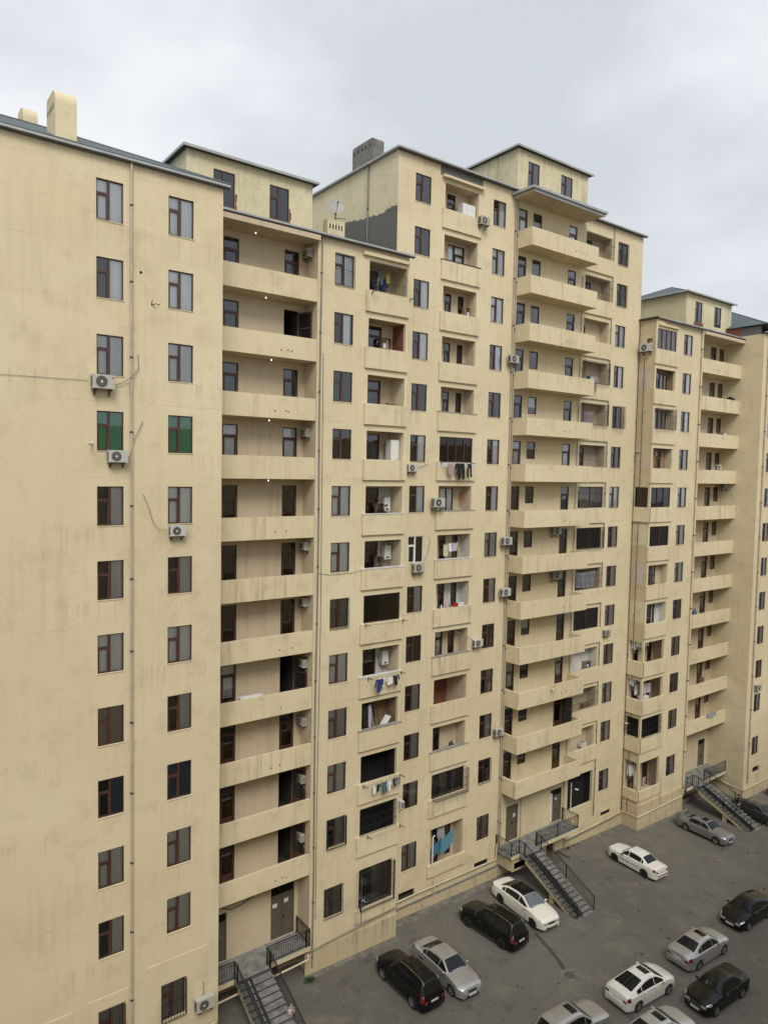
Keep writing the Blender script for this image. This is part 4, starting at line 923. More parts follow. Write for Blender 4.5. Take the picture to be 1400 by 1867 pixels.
# ================================================================== cars
def interp(pts, x):
    if x <= pts[0][0]: return pts[0][1]
    for (a, b), (c, d_) in zip(pts, pts[1:]):
        if x <= c: return b+(d_-b)*(x-a)/(c-a)
    return pts[-1][1]
def car(label, cat, x, y, hd, wb, kind, pt_, rim='rim', roofcol=None, sunroof=False, rails=False, foh=.86, roh=1.02, Hh=None, Wd=1.78, spoiler=False, light='headlight', glassf='carglass', strip=False, chromeg=False, coupe=False, group=None, scale=.9):
    t = thing('parked_car', label, cat, (x, y, gz(x)), R(hd), group or 'cars parked in the yard'); t.scale = (scale,)*3
    t.rotation_euler = Matrix.Rotation(R(hd), 3, 'Z').to_euler()
    tilt = Matrix.Rotation(.022, 3, 'Y'); t.rotation_euler = (tilt @ Matrix.Rotation(R(hd), 3, 'Z')).to_euler()
    xf, xr = wb/2+foh, -(wb/2+roh); suv = kind == 'suv'
    H_ = Hh or (1.72 if suv else 1.44); k = H_/(1.72 if suv else 1.44)
    if suv: prof = [(xr, .92), (xr+.04, 1.05), (xr+.10, 1.14), (xr+.40, 1.60), (xr+.75, 1.68), (-.2, 1.72), (wb/2-1.18, 1.66), (wb/2-.50, 1.13), (wb/2, 1.07), (xf-.32, .99), (xf-.08, .92), (xf, .84)]
    elif kind == 'fast': prof = [(xr, .86), (xr+.05, 1.02), (xr+.22, 1.07), (xr+.50, 1.12), (-.55, 1.40), (-.1, 1.44), (.35, 1.40), (wb/2-.25, 1.0), (wb/2+.2, .92), (xf-.30, .80), (xf-.08, .72), (xf, .63)]
    elif kind == 'boxy': prof = [(xr, .84), (xr+.04, .98), (xr+.15, 1.02), (-wb/2-.18, 1.05), (-wb/2+.42, 1.38), (-.35, 1.44), (.30, 1.41), (wb/2-.50, 1.0), (wb/2, .97), (xf-.12, .88), (xf-.03, .82), (xf, .74)]
    else: prof = [(xr, .80), (xr+.05, .98), (xr+.18, 1.04), (-wb/2-.30, 1.07), (-wb/2+.50, 1.37), (-.25, 1.44), (.30, 1.41), (wb/2-.42, 1.0), (wb/2, .95), (xf-.25, .83), (xf-.06, .76), (xf, .68)]
    prof = [(a, b*k) for a, b in prof]
    def top(xx): return sum(interp(prof, xx+q) for q in (-.06, -.03, 0, .03, .06))/5 if xr+.08 < xx < xf-.08 else interp(prof, xx)
    belt = (1.06 if suv else .945)*k; Rw = .345 if suv else .315; ra = Rw+.055; half = Wd/2
    def wid(xx):
        d1 = max(0, (xx-(xf-.75))/.75); d2 = max(0, ((xr+.6)-xx)/.6); return half*(1-.24*d1**2.6-.15*d2**2.4)
    sillz = .26 if suv else .20
    def zlow(xx):
        z = sillz+.04*max(0, abs(xx)-wb/2)
        for w_ in (-wb/2, wb/2):
            d_ = abs(xx-w_)
            if d_ < ra: z = max(z, Rw+math.sqrt(ra*ra-d_*d_)-.02)
        return z
    def sec(xx):
        w_, tz, zl = wid(xx), top(xx), zlow(xx); b = min(belt, tz-.06); wt = w_*.90-max(0, tz-b)*(.36 if suv else .46)
        z3 = max(min(.55, b-.1), zl+.02); z4 = max(min(.74, b-.05), zl+.04)
        return [(0, zl), (w_*.90, zl), (w_*.975, zl+.012), (w_, z3), (w_*.995, z4), (w_*.95, max(b, z4+.01)), (w_*.91, max(b+.015, z4+.02)), (wt, max(tz-.05, b+.02)), (wt-.05, tz-.008), (wt*.5, tz+.018), (0, tz+.024)]
    xs = sorted({round(xr+(xf-xr)*i/110, 3) for i in range(111)} | {round(s_*wb/2+q, 3) for s_ in (-1, 1) for q in (-ra, -ra+.01, ra-.01, ra)})
    rows = []
    for xx in xs:
        s_ = sec(xx); rows.append([(xx, -a, b) for a, b in reversed(s_)][:-1] + [(xx, a, b) for a, b in s_])
    g = MB(); g.grid(rows, 0, closed=False)
    g.face(rows[0]); g.face(list(reversed(rows[-1])))
    g.build('body', [P[pt_]], t, 38, world=False)
    def spt(xx, q):   # point on section with float index, for offset panels
        s_ = sec(xx); i = min(int(q), len(s_)-2); f_ = q-i; return (s_[i][0]+(s_[i+1][0]-s_[i][0])*f_, s_[i][1]+(s_[i+1][1]-s_[i][1])*f_)
    def patch(name, mt, xa, xb, qa, qb, side, off=.007, n=12, par=t, xq=None):
        gg = MB(); rows = []; m_ = 5
        for i in range(n+1):
            xx = xa+(xb-xa)*i/n; r_ = []
            for j in range(m_+1):
                q = qa+(qb-qa)*j/m_; a, b = spt(xx, q); a2, b2 = spt(xx, min(q+.1, 9.9)); dy, dz = a2-a, b2-b; L_ = math.hypot(dy, dz) or 1
                r_.append((xx, side*(a+off*dz/L_), b-off*dy/L_))
            rows.append(r_)
        gg.grid(rows); return gg.build(name, [mt], par, 60, world=False)
    # glass: windscreen, rear window, side windows
    def toppatch(name, mt, xa, xb, wfrac=.93, off=.014, n=26, crop=.0):
        gg = MB(); rows = []
        for i in range(n+1):
            xx = xa+(xb-xa)*i/n; s_ = sec(xx); wt = s_[8][0]*wfrac; sl = (top(xx+.03)-top(xx-.03))/.06; L_ = math.hypot(1, sl); r_ = []
            for j in range(-8, 9):
                yy = wt*j/8; a = abs(yy); z = s_[8][1]+(s_[9][1]-s_[8][1])*min(1, (s_[8][0]-a)/(s_[8][0]-s_[9][0])) if a > s_[9][0] else s_[9][1]+(s_[10][1]-s_[9][1])*(1-a/s_[9][0])
                r_.append((xx-sl/L_*off, yy, z+off/L_))
            rows.append(r_)
        gg.grid(rows); return gg.build(name, [mt], t, 60, world=False)
    zs = [a for a, b in prof]
    if suv: cowl, rf, rrr, rb = wb/2-.55, wb/2-1.16, xr+.36, xr+.10
    elif kind == 'fast': cowl, rf, rrr, rb = wb/2-.32, .42, -.72, xr+.52
    elif kind == 'boxy': cowl, rf, rrr, rb = wb/2-.54, .34, -wb/2+.38, -wb/2-.15
    else: cowl, rf, rrr, rb = wb/2-.47, .34, -wb/2+.44, -wb/2-.26
    toppatch('windscreen', glassf, cowl, rf, .96); toppatch('rear_window', 'carglass', rb, rrr, .90)
    if roofcol: toppatch('roof', roofcol, rf-.02, rrr+.02, 1.0, .008)
    if sunroof: toppatch('sunroof', 'carglass', rf-.18, rf-.62, .66, .011, 4)
    gap = .05; lo, hi = 6.10, 6.88
    Bp = .12 if not suv else .2; ends = (rb+.30 if not suv else xr+.50, cowl-.14)
    cuts = [ends[1], Bp, -wb/2+.35 if not suv else -wb/2+.25, ends[0]] if not coupe else [ends[1], -.1, ends[0]+.1]
    for s_ in (-1, 1):
        for i, (a, b) in enumerate(zip(cuts, cuts[1:])):
            if a-b > .12: patch('side_window', 'carglass', a-gap*.5, b+gap*.5, lo, hi, s_, .010, 10)
        for xx in ([cowl-.25, Bp-.02, -wb/2+.42] if not coupe else [cowl-.25, -.12]):
            patch('door_seam', 'trim', xx-.007, xx+.007, 2.1, 5.6, s_, .004, 1)
        if strip: patch('rub_strip', 'trim', wb/2-ra-.1, -wb/2+ra+.1, 3.05, 3.25, s_, .014, 8)
        patch('sill_trim', 'trim' if not suv else 'chrome', wb/2-ra-.03, -wb/2+ra+.03, 1.9, 2.15, s_, .01, 8) if (suv or pt_ == 'grey') else None
        # lights
        fl = patch('headlight', light, xf-.34, xf-.03, 4.1, 6.3 if not suv else 6.0, s_, .010, 6)
        patch('tail_light', 'taillight' if light != 'none' else 'taillight', xr+.02, xr+.26, 4.1, 5.6, s_, .010, 6)
        hg = MB()
        for xx in ([Bp+.12, -wb/2+.62] if not coupe else [.05]): a, b = spt(xx, 4.6); hg.box(xx-.09, xx+.09, s_*a-.02, s_*a+.02, b-.012, b+.012)
        hg.build('door_handle', [P[pt_] if pt_ != 'black' else 'chrome'], t, world=False)
        mg = MB(); a, b = spt(cowl-.20, 5.5); c = Vector((cowl-.22, s_*(a+.10), b+.05))
        mg.grid([[tuple(c+Vector((.07*math.cos(u_)*r_+dx, s_*dy, .065*math.sin(u_)*r_))) for u_ in [2*math.pi*i/8 for i in range(9)]] for r_, dx, dy in ((.01, .0, -.10), (.8, 0, -.09), (1.05, .01, 0), (.85, 0, .08), (.01, 0, .10))])
        mg.build('wing_mirror', [P[pt_] if not strip else 'trim'], t, 50, world=False)
    # nose: grille, number plate, lower intake; tail: plate, bumper line
    wF = wid(xf); g = MB(); zf = top(xf); g.box(xf-.02, xf+.022, -wF*.42, wF*.42, zf-.19, zf-.03, 0); g.box(xf-.02, xf+.03, -wF*.44, wF*.44, zf-.035, zf-.012, 1); g.box(xf-.02, xf+.03, -wF*.44, wF*.44, zf-.205, zf-.19, 1)
    for i in range(1, 4): g.box(xf, xf+.027, -wF*.42, wF*.42, zf-.19+.04*i, zf-.180+.04*i, 1)
    g.build('grille', ['trim', 'chrome'], t, world=False)
    g = MB(); g.box(xf-.02, xf+.045, -wF*.62, wF*.62, .28, .35); g.build('lower_intake', ['trim'], t, world=False)
    g = MB(); g.box(xf+.05, xf+.072, -.26, .26, .34, .45); g.build('number_plate', ['plate'], t, world=False)
    wR = wid(xr); g = MB(); zr_ = top(xr); pz = .70 if suv else .62; g.box(xr-.02, xr, -.26, .26, pz, pz+.11); g.build('number_plate', ['plate'], t, world=False)
    for s_ in (-1, 1):
        g = MB(); g.box(xr-.012, xr+.01, s_*wR*.66 if s_ > 0 else -wR*.96, wR*.96 if s_ > 0 else -wR*.66, .68, .80 if not suv else .86); g.build('tail_light', ['taillight'], t, world=False)
        g = MB(); g.box(xf-.05, xf+.018, wF*.50 if s_ > 0 else -wF*.97, wF*.97 if s_ > 0 else -wF*.50, zf-.17, zf-.02); g.build('headlight', [light], t, world=False)
    # bumpers stand out from the body
    for xe, sg in ((xf, 1), (xr, -1)):
        g = MB(); rows = []
        for i in range(11):
            q = -1+2*i/10; w_ = wid(xe-sg*.02); yy = q*w_*1.0; xo = xe+sg*(.055-.10*abs(q)**3); zb_ = (zf-.215 if sg > 0 else min(.60, top(xr)-.26)); rows.append([(xo-sg*.10, yy, zb_+.02), (xo, yy, zb_), (xo+sg*.005, yy, .40), (xo-sg*.03, yy, .27), (xo-sg*.12, yy, .25)])
        g.grid(rows); g.build('bumper', [P[pt_]], t, 50, world=False)
    if strip or kind == 'boxy':
        for xe, sg in ((xf, 1), (xr, -1)):
            g = MB(); w_ = wid(xe); g.box(*sorted((xe+sg*.045, xe+sg*.066)), -w_*.75, w_*.75, .47, .52); g.build('bumper_trim', ['trim' if strip else 'chrome'], t, world=False)
    g = MB(); g.box(cowl-.02, cowl+.05, -.60, .60, top(cowl+.04)-.01, top(cowl+.04)+.024); g.build('wiper_cowl', ['trim'], t, world=False)
    if rails:
        for s_ in (-1, 1):
            g = MB(); xsr = [rf-.15-(rf-.15-(rrr+.05))*i/8 for i in range(9)]; pts = [(xx, s_*(sec(xx)[8][0]-.02), top(xx)+.05) for xx in xsr]
            g.tube([(xsr[0]+.07, pts[0][1], pts[0][2]-.05)]+pts+[(xsr[-1]-.07, pts[-1][1], pts[-1][2]-.05)], .018, 6); g.build('roof_rail', ['chrome'], t, 50, world=False)
    if spoiler:
        g = MB(); zz = top(xr+.15); g.box(xr+.0, xr+.26, -.66, .66, zz+.24, zz+.27)
        for s_ in (-1, 1): g.box(xr+.0, xr+.28, s_*.66-.02, s_*.66+.02, zz-.03, zz+.31)
        g.build('spoiler', [P[pt_]], t, world=False)
    for xx in (-wb/2, wb/2):
        for s_ in (-1, 1):
            yy = s_*(half-.115); g = MB(); w2 = .105; tr = Rw; n = 28
            pr = [(-w2, tr*.64), (-w2, tr*.93), (-w2*.7, tr), (w2*.7, tr), (w2, tr*.93), (w2, tr*.64)]
            g.grid([[(xx+math.cos(2*math.pi*i/n)*r_, yy+s_*o_, Rw+math.sin(2*math.pi*i/n)*r_) for o_, r_ in pr] for i in range(n+1)])
            wh = g.build('wheel', ['rubber'], t, 40, world=False)
            g = MB(); rn = tr*.66
            g.grid([[(xx+math.cos(2*math.pi*i/n)*r_, yy+s_*o_, Rw+math.sin(2*math.pi*i/n)*r_) for o_, r_ in ((w2*.98, rn), (w2*.9, rn*.9), (-w2*.2, rn*.88))] for i in range(n+1)])
            ns = 5 if not suv else 6
            for i in range(ns):
                a = 2*math.pi*i/ns+.3; cs, sn = math.cos(a), math.sin(a)
                g.bar((xx+cs*rn*.1, yy+s_*w2*.7, Rw+sn*rn*.1), (xx+cs*rn*.95, yy+s_*w2*.86, Rw+sn*rn*.95), .05, .03, 0, up=(0, 1, 0))
            g.disc((xx, yy+s_*w2*.86, Rw), (0, s_, 0), rn*.26, 0, 12); g.build('rim', [rim], wh, world=False)
            g = MB(); g.disc((xx, yy+s_*w2*.0, Rw), (0, s_, 0), rn*.9, 0, 20); g.build('brake_disc', ['trim'], wh, world=False)
            # dark lining of the wheel arch
            g = MB(); m_ = 12; g.grid([[(xx+math.cos(a)*(ra-.004), s_*(half*.985 if o_ else half-.42), Rw-.02+math.sin(a)*(ra-.004)) for o_ in (0, 1)] for a in [math.pi*i/m_ for i in range(m_+1)]])
            g.build('wheel_arch', ['trim'], t, world=False)
    g = MB(); g.box(xr+.25, xf-.25, -half*.82, half*.82, .11, sillz+.03); g.build('underbody', ['trim'], t, world=False)  # hung lower to deepen the shade under the car
    return t
car('leftmost black car, tall, with silver roof rails and bright red tail lights', 'car', 23.03, 27.76, 90, 2.76, 'suv', 'black', rails=True, foh=.88, roh=.95)
car('silver saloon with twin round headlamps facing the camera, parked beside the leftmost black car', 'car', 25.32, 27.30, -92, 2.83, 'sedan', 'silver')
car('tall black car with dark rims, parked beside the white black-roofed saloon', 'car', 30.08, 28.60, 94.5, 2.86, 'suv', 'black', rim='rimdark', rails=True, foh=.86, roh=.98, Hh=1.76)
car('cream white saloon with a full black roof and pale blue windscreen, facing the camera', 'car', 33.36, 28.93, -95, 3.2, 'sedan', 'pearl', rim='rimdark', roofcol='carglass', foh=.88, roh=1.1, Hh=1.47, Wd=1.86, glassf='carglass_light')
car('white saloon with black wheels and black side strips, alone beyond the middle stairs', 'car', 43.98, 28.24, 87, 2.70, 'boxy', 'white', rim='rimdark', strip=True, foh=.80, roh=1.0, Hh=1.40, Wd=1.70)
car('grey coupe with a raised rear wing and white wheels, parked by the far corner loggias', 'car', 52.75, 27.90, -93, 2.80, 'boxy', 'grey', spoiler=True, sunroof=True, coupe=True, foh=.80, roh=.95, Hh=1.36, Wd=1.72)
car('dark grey car cut by the right edge, below the far right stairs', 'car', 59.2, 27.0, -90, 2.75, 'sedan', 'darkgrey', foh=.85, roh=1.0)
car('dark red car barely showing at the right edge, behind the dark grey car', 'car', 65.2, 27.0, 90, 2.6, 'sedan', 'darkred', foh=.8, roh=.9)
car('black rounded saloon with big clear headlamps facing left, at the right edge', 'car', 44.55, 20.72, 179, 2.68, 'fast', 'black', foh=.86, roh=.95, Hh=1.46)
car('silver saloon seen from behind with dark rear window and open-looking sunroof panel', 'car', 38.62, 20.50, -2, 2.78, 'sedan', 'silver', sunroof=True, foh=.86, roh=1.0)
car('black boxy saloon with a chrome grille and bumper strip, nose to the left', 'car', 36.0, 18.08, 178, 2.70, 'boxy', 'black', foh=.82, roh=.98, Hh=1.42, Wd=1.72)
car('white rounded saloon with a sunroof and bright red tail light, seen from behind', 'car', 32.97, 20.52, -4, 2.70, 'fast', 'white', sunroof=True, foh=.86, roh=.92, Hh=1.46)
car('silver crossover with a dark sunroof and roof rails, cut by the bottom edge', 'car', 27.55, 20.75, -4, 2.66, 'suv', 'silver', sunroof=True, foh=.86, roh=.86, Hh=1.62)
car('pale silver saloon with a sunroof, cut by the bottom edge beside the white saloon', 'car', 30.75, 18.15, -5, 2.78, 'sedan', 'lightsilver', sunroof=True, foh=.86, roh=1.0)

# ================================================================== air conditioners
def ac_tree(name='air_conditioner'):
    t = bpy.data.objects.new(name, None); COL.objects.link(t); WL[t.name] = Vector((0, 0, 0))
    g = MB(); g.box(-.42, .42, -.36, -.04, 0, .56); g.box(-.425, -.405, -.362, -.04, .02, .54); g.box(.30, .425, -.365, -.04, .01, .55)
    for i in range(9): g.box(.427, .43, -.33, -.10, .08+.045*i, .095+.045*i, 1)
    for i in range(9): g.box(-.43, -.427, -.33, -.10, .08+.045*i, .11+.045*i, 1)
    g.box(-.40, .28, -.363, -.36, .005, .02, 1); g.build('casing', ['whiteac', 'acdark'], t, world=False)
    g = MB(); c = (-.08, -.364, .28); g.disc(c, (0, -1, 0), .225, 0, 24, 0)
    for r_ in (.06, .10, .14, .18, .215): g.disc((c[0], c[1]-.006, c[2]), (0, -1, 0), r_+.006, r_-.003, 24, 1)
    for i in range(10): a = math.pi*2*i/10; g.bar((c[0], c[1]-.006, c[2]), (c[0]+math.cos(a)*.215, c[1]-.006, c[2]+math.sin(a)*.215), .007, .005, 1, up=(0, 1, 0))
    g.build('fan_grille', ['acdark', 'pipegrey'], t, world=False)
    g = MB(); g.disc((c[0], c[1]-.012, c[2]), (0, -1, 0), .045, 0, 14); g.build('fan_hub', ['white'], t, world=False)
    g = MB()
    for x in (-.28, .28): g.box(x-.02, x+.02, -.40, 0, -.04, 0); g.bar((x, -.36, -.03), (x, -.01, -.24), .03); g.box(x-.02, x+.02, -.012, 0, -.26, 0)
    g.build('bracket', ['iron'], t, world=False)
    return t
AC0 = ac_tree(); first = [True]
def ac(label, x, y, z, rz=0, hose=None, sc=1., logo=False):
    if first[0]: o = AC0; first[0] = False
    else: o = copy_tree(AC0)
    o.location = (x, y, z); o.rotation_euler.z = R(rz); o.scale = (sc,)*3; WL[o.name] = Vector((x, y, z))
    tag(o, label, 'air conditioner', 'air conditioner units on the walls')
    jobs.append((o, x, y, z, rz, hose, logo, sc)); return o
jobs = []
# (built first without hoses so that every copy has only the common parts)
ac('large air conditioner with a small red emblem under a window near the left edge', 8.1, 29.52, 3.02, hose=[(8.5, 29.48, 3.2), (8.9, 29.46, 3.35), (9.25, 29.4, 3.6), (9.55, 29.48, 4.0), (9.53, 29.5, 4.57)], logo=True, sc=1.0)
ac('air conditioner under the green-curtained window of the nearest block', 8.66, 29.52, .15, hose=[(9.08, 29.4, .3), (9.2, 29.4, .5), (9.31, 29.44, 1.02), (9.55, 29.46, 1.5), (9.73, 29.5, 1.86)], sc=.88)
ac('air conditioner with a long hose curving down to it from the upper left', 11.14, 29.52, -2.9, hose=[(10.72, 29.4, -2.65), (10.4, 29.44, -2.58), (10.17, 29.46, -2.36), (9.96, 29.47, -1.67), (9.74, 29.5, -1.1)], sc=.8)
ac('lowest air conditioner, by the bottom left corner of the nearest block', 12.45, 29.52, -24.35, hose=[(12.45, 29.42, -23.8), (12.47, 29.5, -23.2)])
for i, (z, k_) in enumerate(((11.12, 'top'), (1.97, 'fourth'), (-3.93, 'sixth'), (-6.9, 'seventh'), (-10.15, 'eighth'), (-13.28, 'ninth'), (-16.4, 'tenth'), (-19.6, 'lowest'))):
    ac('air conditioner on the end wall of the %s long loggia left of centre' % k_, 19.24, 32.38, z-.25, -90, hose=[(19.0, 31.9, z-.3), (19.12, 31.7, z-.55), (19.2, 31.62, z-.75)] if i != 2 else None, sc=.76)
ac('small air conditioner under the window right of the white balcony cabinet', 26.42, 32.72, .02, hose=[(26.8, 32.64, .3), (27.3, 32.68, .35), (27.8, 32.7, .5)], sc=.8)
ac('air conditioner below the white-framed window', 27.05, 32.72, -5.93, hose=[(27.45, 32.6, -5.4), (27.8, 32.66, -5.0), (28.05, 32.68, -4.3), (28.05, 32.7, -3.9)], sc=.95)
ac('air conditioner at the left end of the grey-capped balcony with white curtains', 28.38, 32.6, -2.08, sc=1.)
ac('air conditioner right of the balcony with two brown doors, fed by a slanting hose', 32.15, 32.72, -11.1, hose=[(31.8, 32.65, -10.6), (31.2, 32.7, -10.3), (30.4, 33.0, -9.95), (30.2, 33.3, -9.9)], sc=.85)
ac('air conditioner hung outside the topmost balcony parapet of the centre block', 31.62, 32.62, 15.25, sc=.9)
ac('upper air conditioner on the drainpipe left of the wrap-round balconies', 34.55, 32.6, 7.15, hose=[(34.2, 32.5, 7.7), (34.1, 32.6, 8.0)], sc=.9)
ac('air conditioner on the drainpipe, fifth balcony above the lone lower one', 34.42, 32.6, -4.63, sc=.9)
ac('air conditioner with a bent pipe on top, directly under another on the drainpipe', 34.42, 32.6, -8.0, hose=[(34.5, 32.45, -7.4), (34.3, 32.4, -7.2)], sc=.9)
ac('lowest air conditioner on the drainpipe of the centre block', 34.25, 32.66, -17.35, hose=[(34.0, 32.62, -16.8), (34.1, 32.65, -16.5)], sc=.85)
ac('upper of two air conditioners beside doors on the wrap-round balconies', 39.45, 32.72, -4.15, sc=.95)
ac('lower of two air conditioners beside doors on the wrap-round balconies', 39.6, 32.72, -7.3, sc=1.)
ac('air conditioner on the flat wall right of the brown sliding balcony glazing', 45.75, 32.72, -12.05, hose=[(45.3, 32.66, -11.5), (44.95, 32.68, -11.3)], sc=.8)
ac('air conditioner at the corner beside the barred black balcony left of centre', 25.2, 31.75, -19.5, 90, sc=.8)
ac('air conditioner high on the weathered flank near the right edge', 48.72, 32.0, 9.45, -90, sc=1.05)
ac('air conditioner hung under a ceiling in the far right loggias', 61.54, 32.3, -.95, -90, hose=[(61.3, 31.8, -.9), (61.4, 31.6, -1.4), (61.5, 31.55, -1.5)], sc=.9)
ac('air conditioner standing on a parapet of the far right loggias', 59.0, 31.75, .70, sc=.75)
ac('air conditioner by the drainpipe of the rightmost block', 63.1, 29.47, -18.35, sc=.85)
for (o, x, y, z, rz, hose, logo, sc) in jobs:
    if hose:
        g = MB(); mi = o.matrix_basis if False else (Matrix.Translation((x, y, z)) @ Matrix.Rotation(R(rz), 4, 'Z') @ Matrix.Scale(sc, 4)).inverted()
        g.tube([tuple(mi @ Vector(p_)) for p_ in hose], .016, 6); g.build('hose', ['pipegrey'], o, 60, world=False)
    if logo:
        g = MB(); g.disc((.345, -.367, .44), (0, -1, 0), .035, 0, 14); g.build('emblem', ['red'], o, world=False)

# ================================================================== dish, cameras, wires
t = thing('satellite_dish', 'grey satellite dish above the vent block on the lower roof', 'satellite dish', (21.9, 34.2, 13.0))
g = MB(); n = 20; ax = Vector((-.35, -.86, .36)).normalized(); xx = ax.orthogonal().normalized(); yy = ax.cross(xx); c = Vector((21.9, 34.1, 14.55))
g.grid([[tuple(c+(xx*math.cos(2*math.pi*i/n)+yy*math.sin(2*math.pi*i/n))*r_+ax*(r_*r_*.35)) for r_ in (.02, .15, .3, .41, .425)] for i in range(n+1)]); g.build('reflector', ['dish'], t, 50)
g = MB(); g.tube([(21.95, 34.25, 13.8), (21.95, 34.25, 14.5)], .03, 8); g.bar((21.95, 34.2, 14.15), c+ax*.5-Vector((0, 0, .1)), .025); g.bar((21.95, 34.2, 14.0), (22.6, 34.2, 14.08), .025); g.build('mast', ['iron'], t)
g = MB(); g.tube([c+ax*.45-Vector((0, 0, .1)), c+ax*.57-Vector((0, 0, .08))], .04, 8); g.build('receiver', ['iron'], t)
def seccam(label, x, y, z, d=(0, -1, 0), white=True):
    t = thing('security_camera', label, 'security camera', (x, y, z)); g = MB(); d = Vector(d).normalized(); p0 = Vector((x, y, z))
    g.tube([p0-d*.05, p0+d*.25], .045, 10); g.build('housing', ['white' if white else 'iron'], t, 50)
    g = MB(); g.tube([p0+d*.25, p0+d*.262], .032, 10); g.build('lens', ['black'], t)
    g = MB(); g.bar(p0, p0+Vector((0, .12, .05)) if abs(d.x) < .9 else p0+Vector((.15, 0, .05)), .025); g.build('bracket', ['iron'], t)
seccam('security camera on the outside of a wrap-round balcony parapet', 38.2, 31.28, -14.57, (-.9, -.4, -.1))
seccam('white security camera on the weathered flank of the corner loggia block', 48.6, 31.88, 5.08, (-1, -.3, -.2))
seccam('dark security camera on the weathered flank, one floor below the white one', 48.6, 32.4, 1.8, (-1, .3, -.1), False)
seccam('white security camera beside the left green-curtained window', 7.72, 29.45, .91, (-.6, -1, -.3))
seccam('white security camera reaching out before the black opening above the middle landing', 42.3, 32.3, -23.0, (.9, -.5, -.2))
seccam('white camera on the corner of the barred loggia near the far right stairs', 48.6, 32.6, -19.4, (.3, -1, .1))
def wire(label, pts, r=.008, mt='pipegrey'):
    g = MB(); g.tube(pts, r, 5); return tag(g.build('cable', [mt], None, 80), label, 'cable')
wire('thin cable running flat across the left edge of the nearest block', [(-6, 29.52, 3.35), (4.5, 29.52, 3.28), (7.6, 29.52, 3.34)])
wire('cable sagging across the ground floor loggia wall', [(14.8, 32.77, -22.3), (15.3, 32.75, -22.55), (15.9, 32.75, -22.5), (16.6, 32.75, -22.25), (17.5, 32.76, -21.85)], .018, 'iron')
wire('thin cable crossing the flat wall below the window rows left of centre', [(19.45, 31.55, -5.35), (20.3, 31.56, -5.5), (21.5, 31.56, -5.5), (22.2, 31.5, -5.35)], .01)
wire('cable drooping down the second drainpipe beside the washing balcony column', [(19.6, 31.52, 6), (19.62, 31.5, 0), (19.66, 31.5, -8), (19.6, 31.52, -18), (19.62, 31.52, -24)], .012, 'iron')
# holes and old fixings in the plaster
def fixings(label, pts, y, s_=.05):
    g = MB()
    for x, z in pts: g.disc((x, y-.004, z), (0, -1, 0), s_, 0, 7); g.tube([(x, y, z), (x+.02, y-.05, z+.02)], .012, 5)
    return g.build('wall_fixing', ['black'], label)
fixings(A, [(9.66, 7.86)], 29.55, .06); g = MB(); g.bar((10.1, 29.55, 6.62), (10.08, 29.4, 6.8), .03); g.bar((10.1, 29.52, 6.62), (10.25, 29.42, 6.68), .03); g.build('wall_bracket', ['iron'], A); fixings(A, [(10.38, 6.68)], 29.55, .035)
for k, xs_ in ((3, (17.2, 17.6, 17.8)), (4, (16.9, 17.5, 17.65)), (6, (17.0, 17.6)), (8, (17.3, 18.0)), (9, (17.4,)), (10, (16.9, 17.4)), (12, (17.2, 17.6, 17.8))):
    fixings(B, [(x, pb(k)+.35+.03*(i % 2)) for i, x in enumerate(xs_)], 31.6, .035)
for k, xs_ in ((0, (39.2, 39.9, 40.3)), (2, (38.6, 39.2)), (4, (38.6, 39.2)), (6, (38.9,)), (8, (39.1, 39.8)), (10, (39.2, 39.7)), (12, (39.3,))):
    fixings(D, [(x, pb(k)+.4) for x in xs_], 31.4, .04)
for k, xs_ in ((2, (57.0, 57.8)), (4, (57.0, 57.9)), (7, (56.8,)), (9, (57, 57.6)), (12, (57, 57.6))): fixings(Eb, [(x, pb(k)+.35) for x in xs_], 31.3, .04)
# manhole and weeds
g = MB(); c = (30.94, 23.6, gz(30.94)+.006)
t = thing('manhole_cover', 'small round manhole cover at the end of the dark patched trench', 'manhole cover', c)
g = MB(); g.tube([(c[0], c[1], c[2]), (c[0], c[1], c[2]+.015)], .28, 20); g.build('lid', ['manhole'], t); g = MB(); g.disc((c[0], c[1], c[2]+.002), (0, 0, 1), .48, .29, 20); g.build('collar', ['apron'], t)

# ================================================================== washing
for nm, c_ in (('cloth_black', (.012, .012, .014)), ('cloth_white', (.66, .67, .68)), ('cloth_navy', (.02, .035, .13)), ('cloth_pink', (.36, .25, .26)), ('cloth_lilac', (.42, .38, .46)), ('cloth_grey', (.16, .17, .18)),
               ('cloth_teal', (.05, .12, .14)), ('cloth_blue', (.03, .15, .24)), ('cloth_paleblue', (.09, .23, .31)), ('cloth_yellow', (.42, .33, .08)), ('cloth_lime', (.46, .48, .30)), ('cloth_red', (.42, .09, .07))):
    M[nm] = mat(nm, c_, .95, var=.15, vscale=9)
def plaidm(nm, a, b, sc):
    m = mat(nm, a, .95); t = m.node_tree; g_ = t.nodes.new('ShaderNodeNewGeometry'); w1 = t.nodes.new('ShaderNodeTexWave'); w1.inputs['Scale'].default_value = sc; w1.inputs['Distortion'].default_value = 2.5
    x = t.nodes.new('ShaderNodeMix'); x.data_type = 'RGBA'; x.inputs[6].default_value = (*a, 1); x.inputs[7].default_value = (*b, 1)
    t.links.new(g_.outputs['Position'], w1.inputs[0]); t.links.new(w1.outputs[1], x.inputs[0]); t.links.new(x.outputs[2], t.nodes['Principled BSDF'].inputs['Base Color']); M[nm] = m
plaidm('cloth_plaid', (.44, .36, .36), (.22, .16, .19), 3.5); plaidm('cloth_striped', (.45, .46, .50), (.10, .11, .16), 4.5)
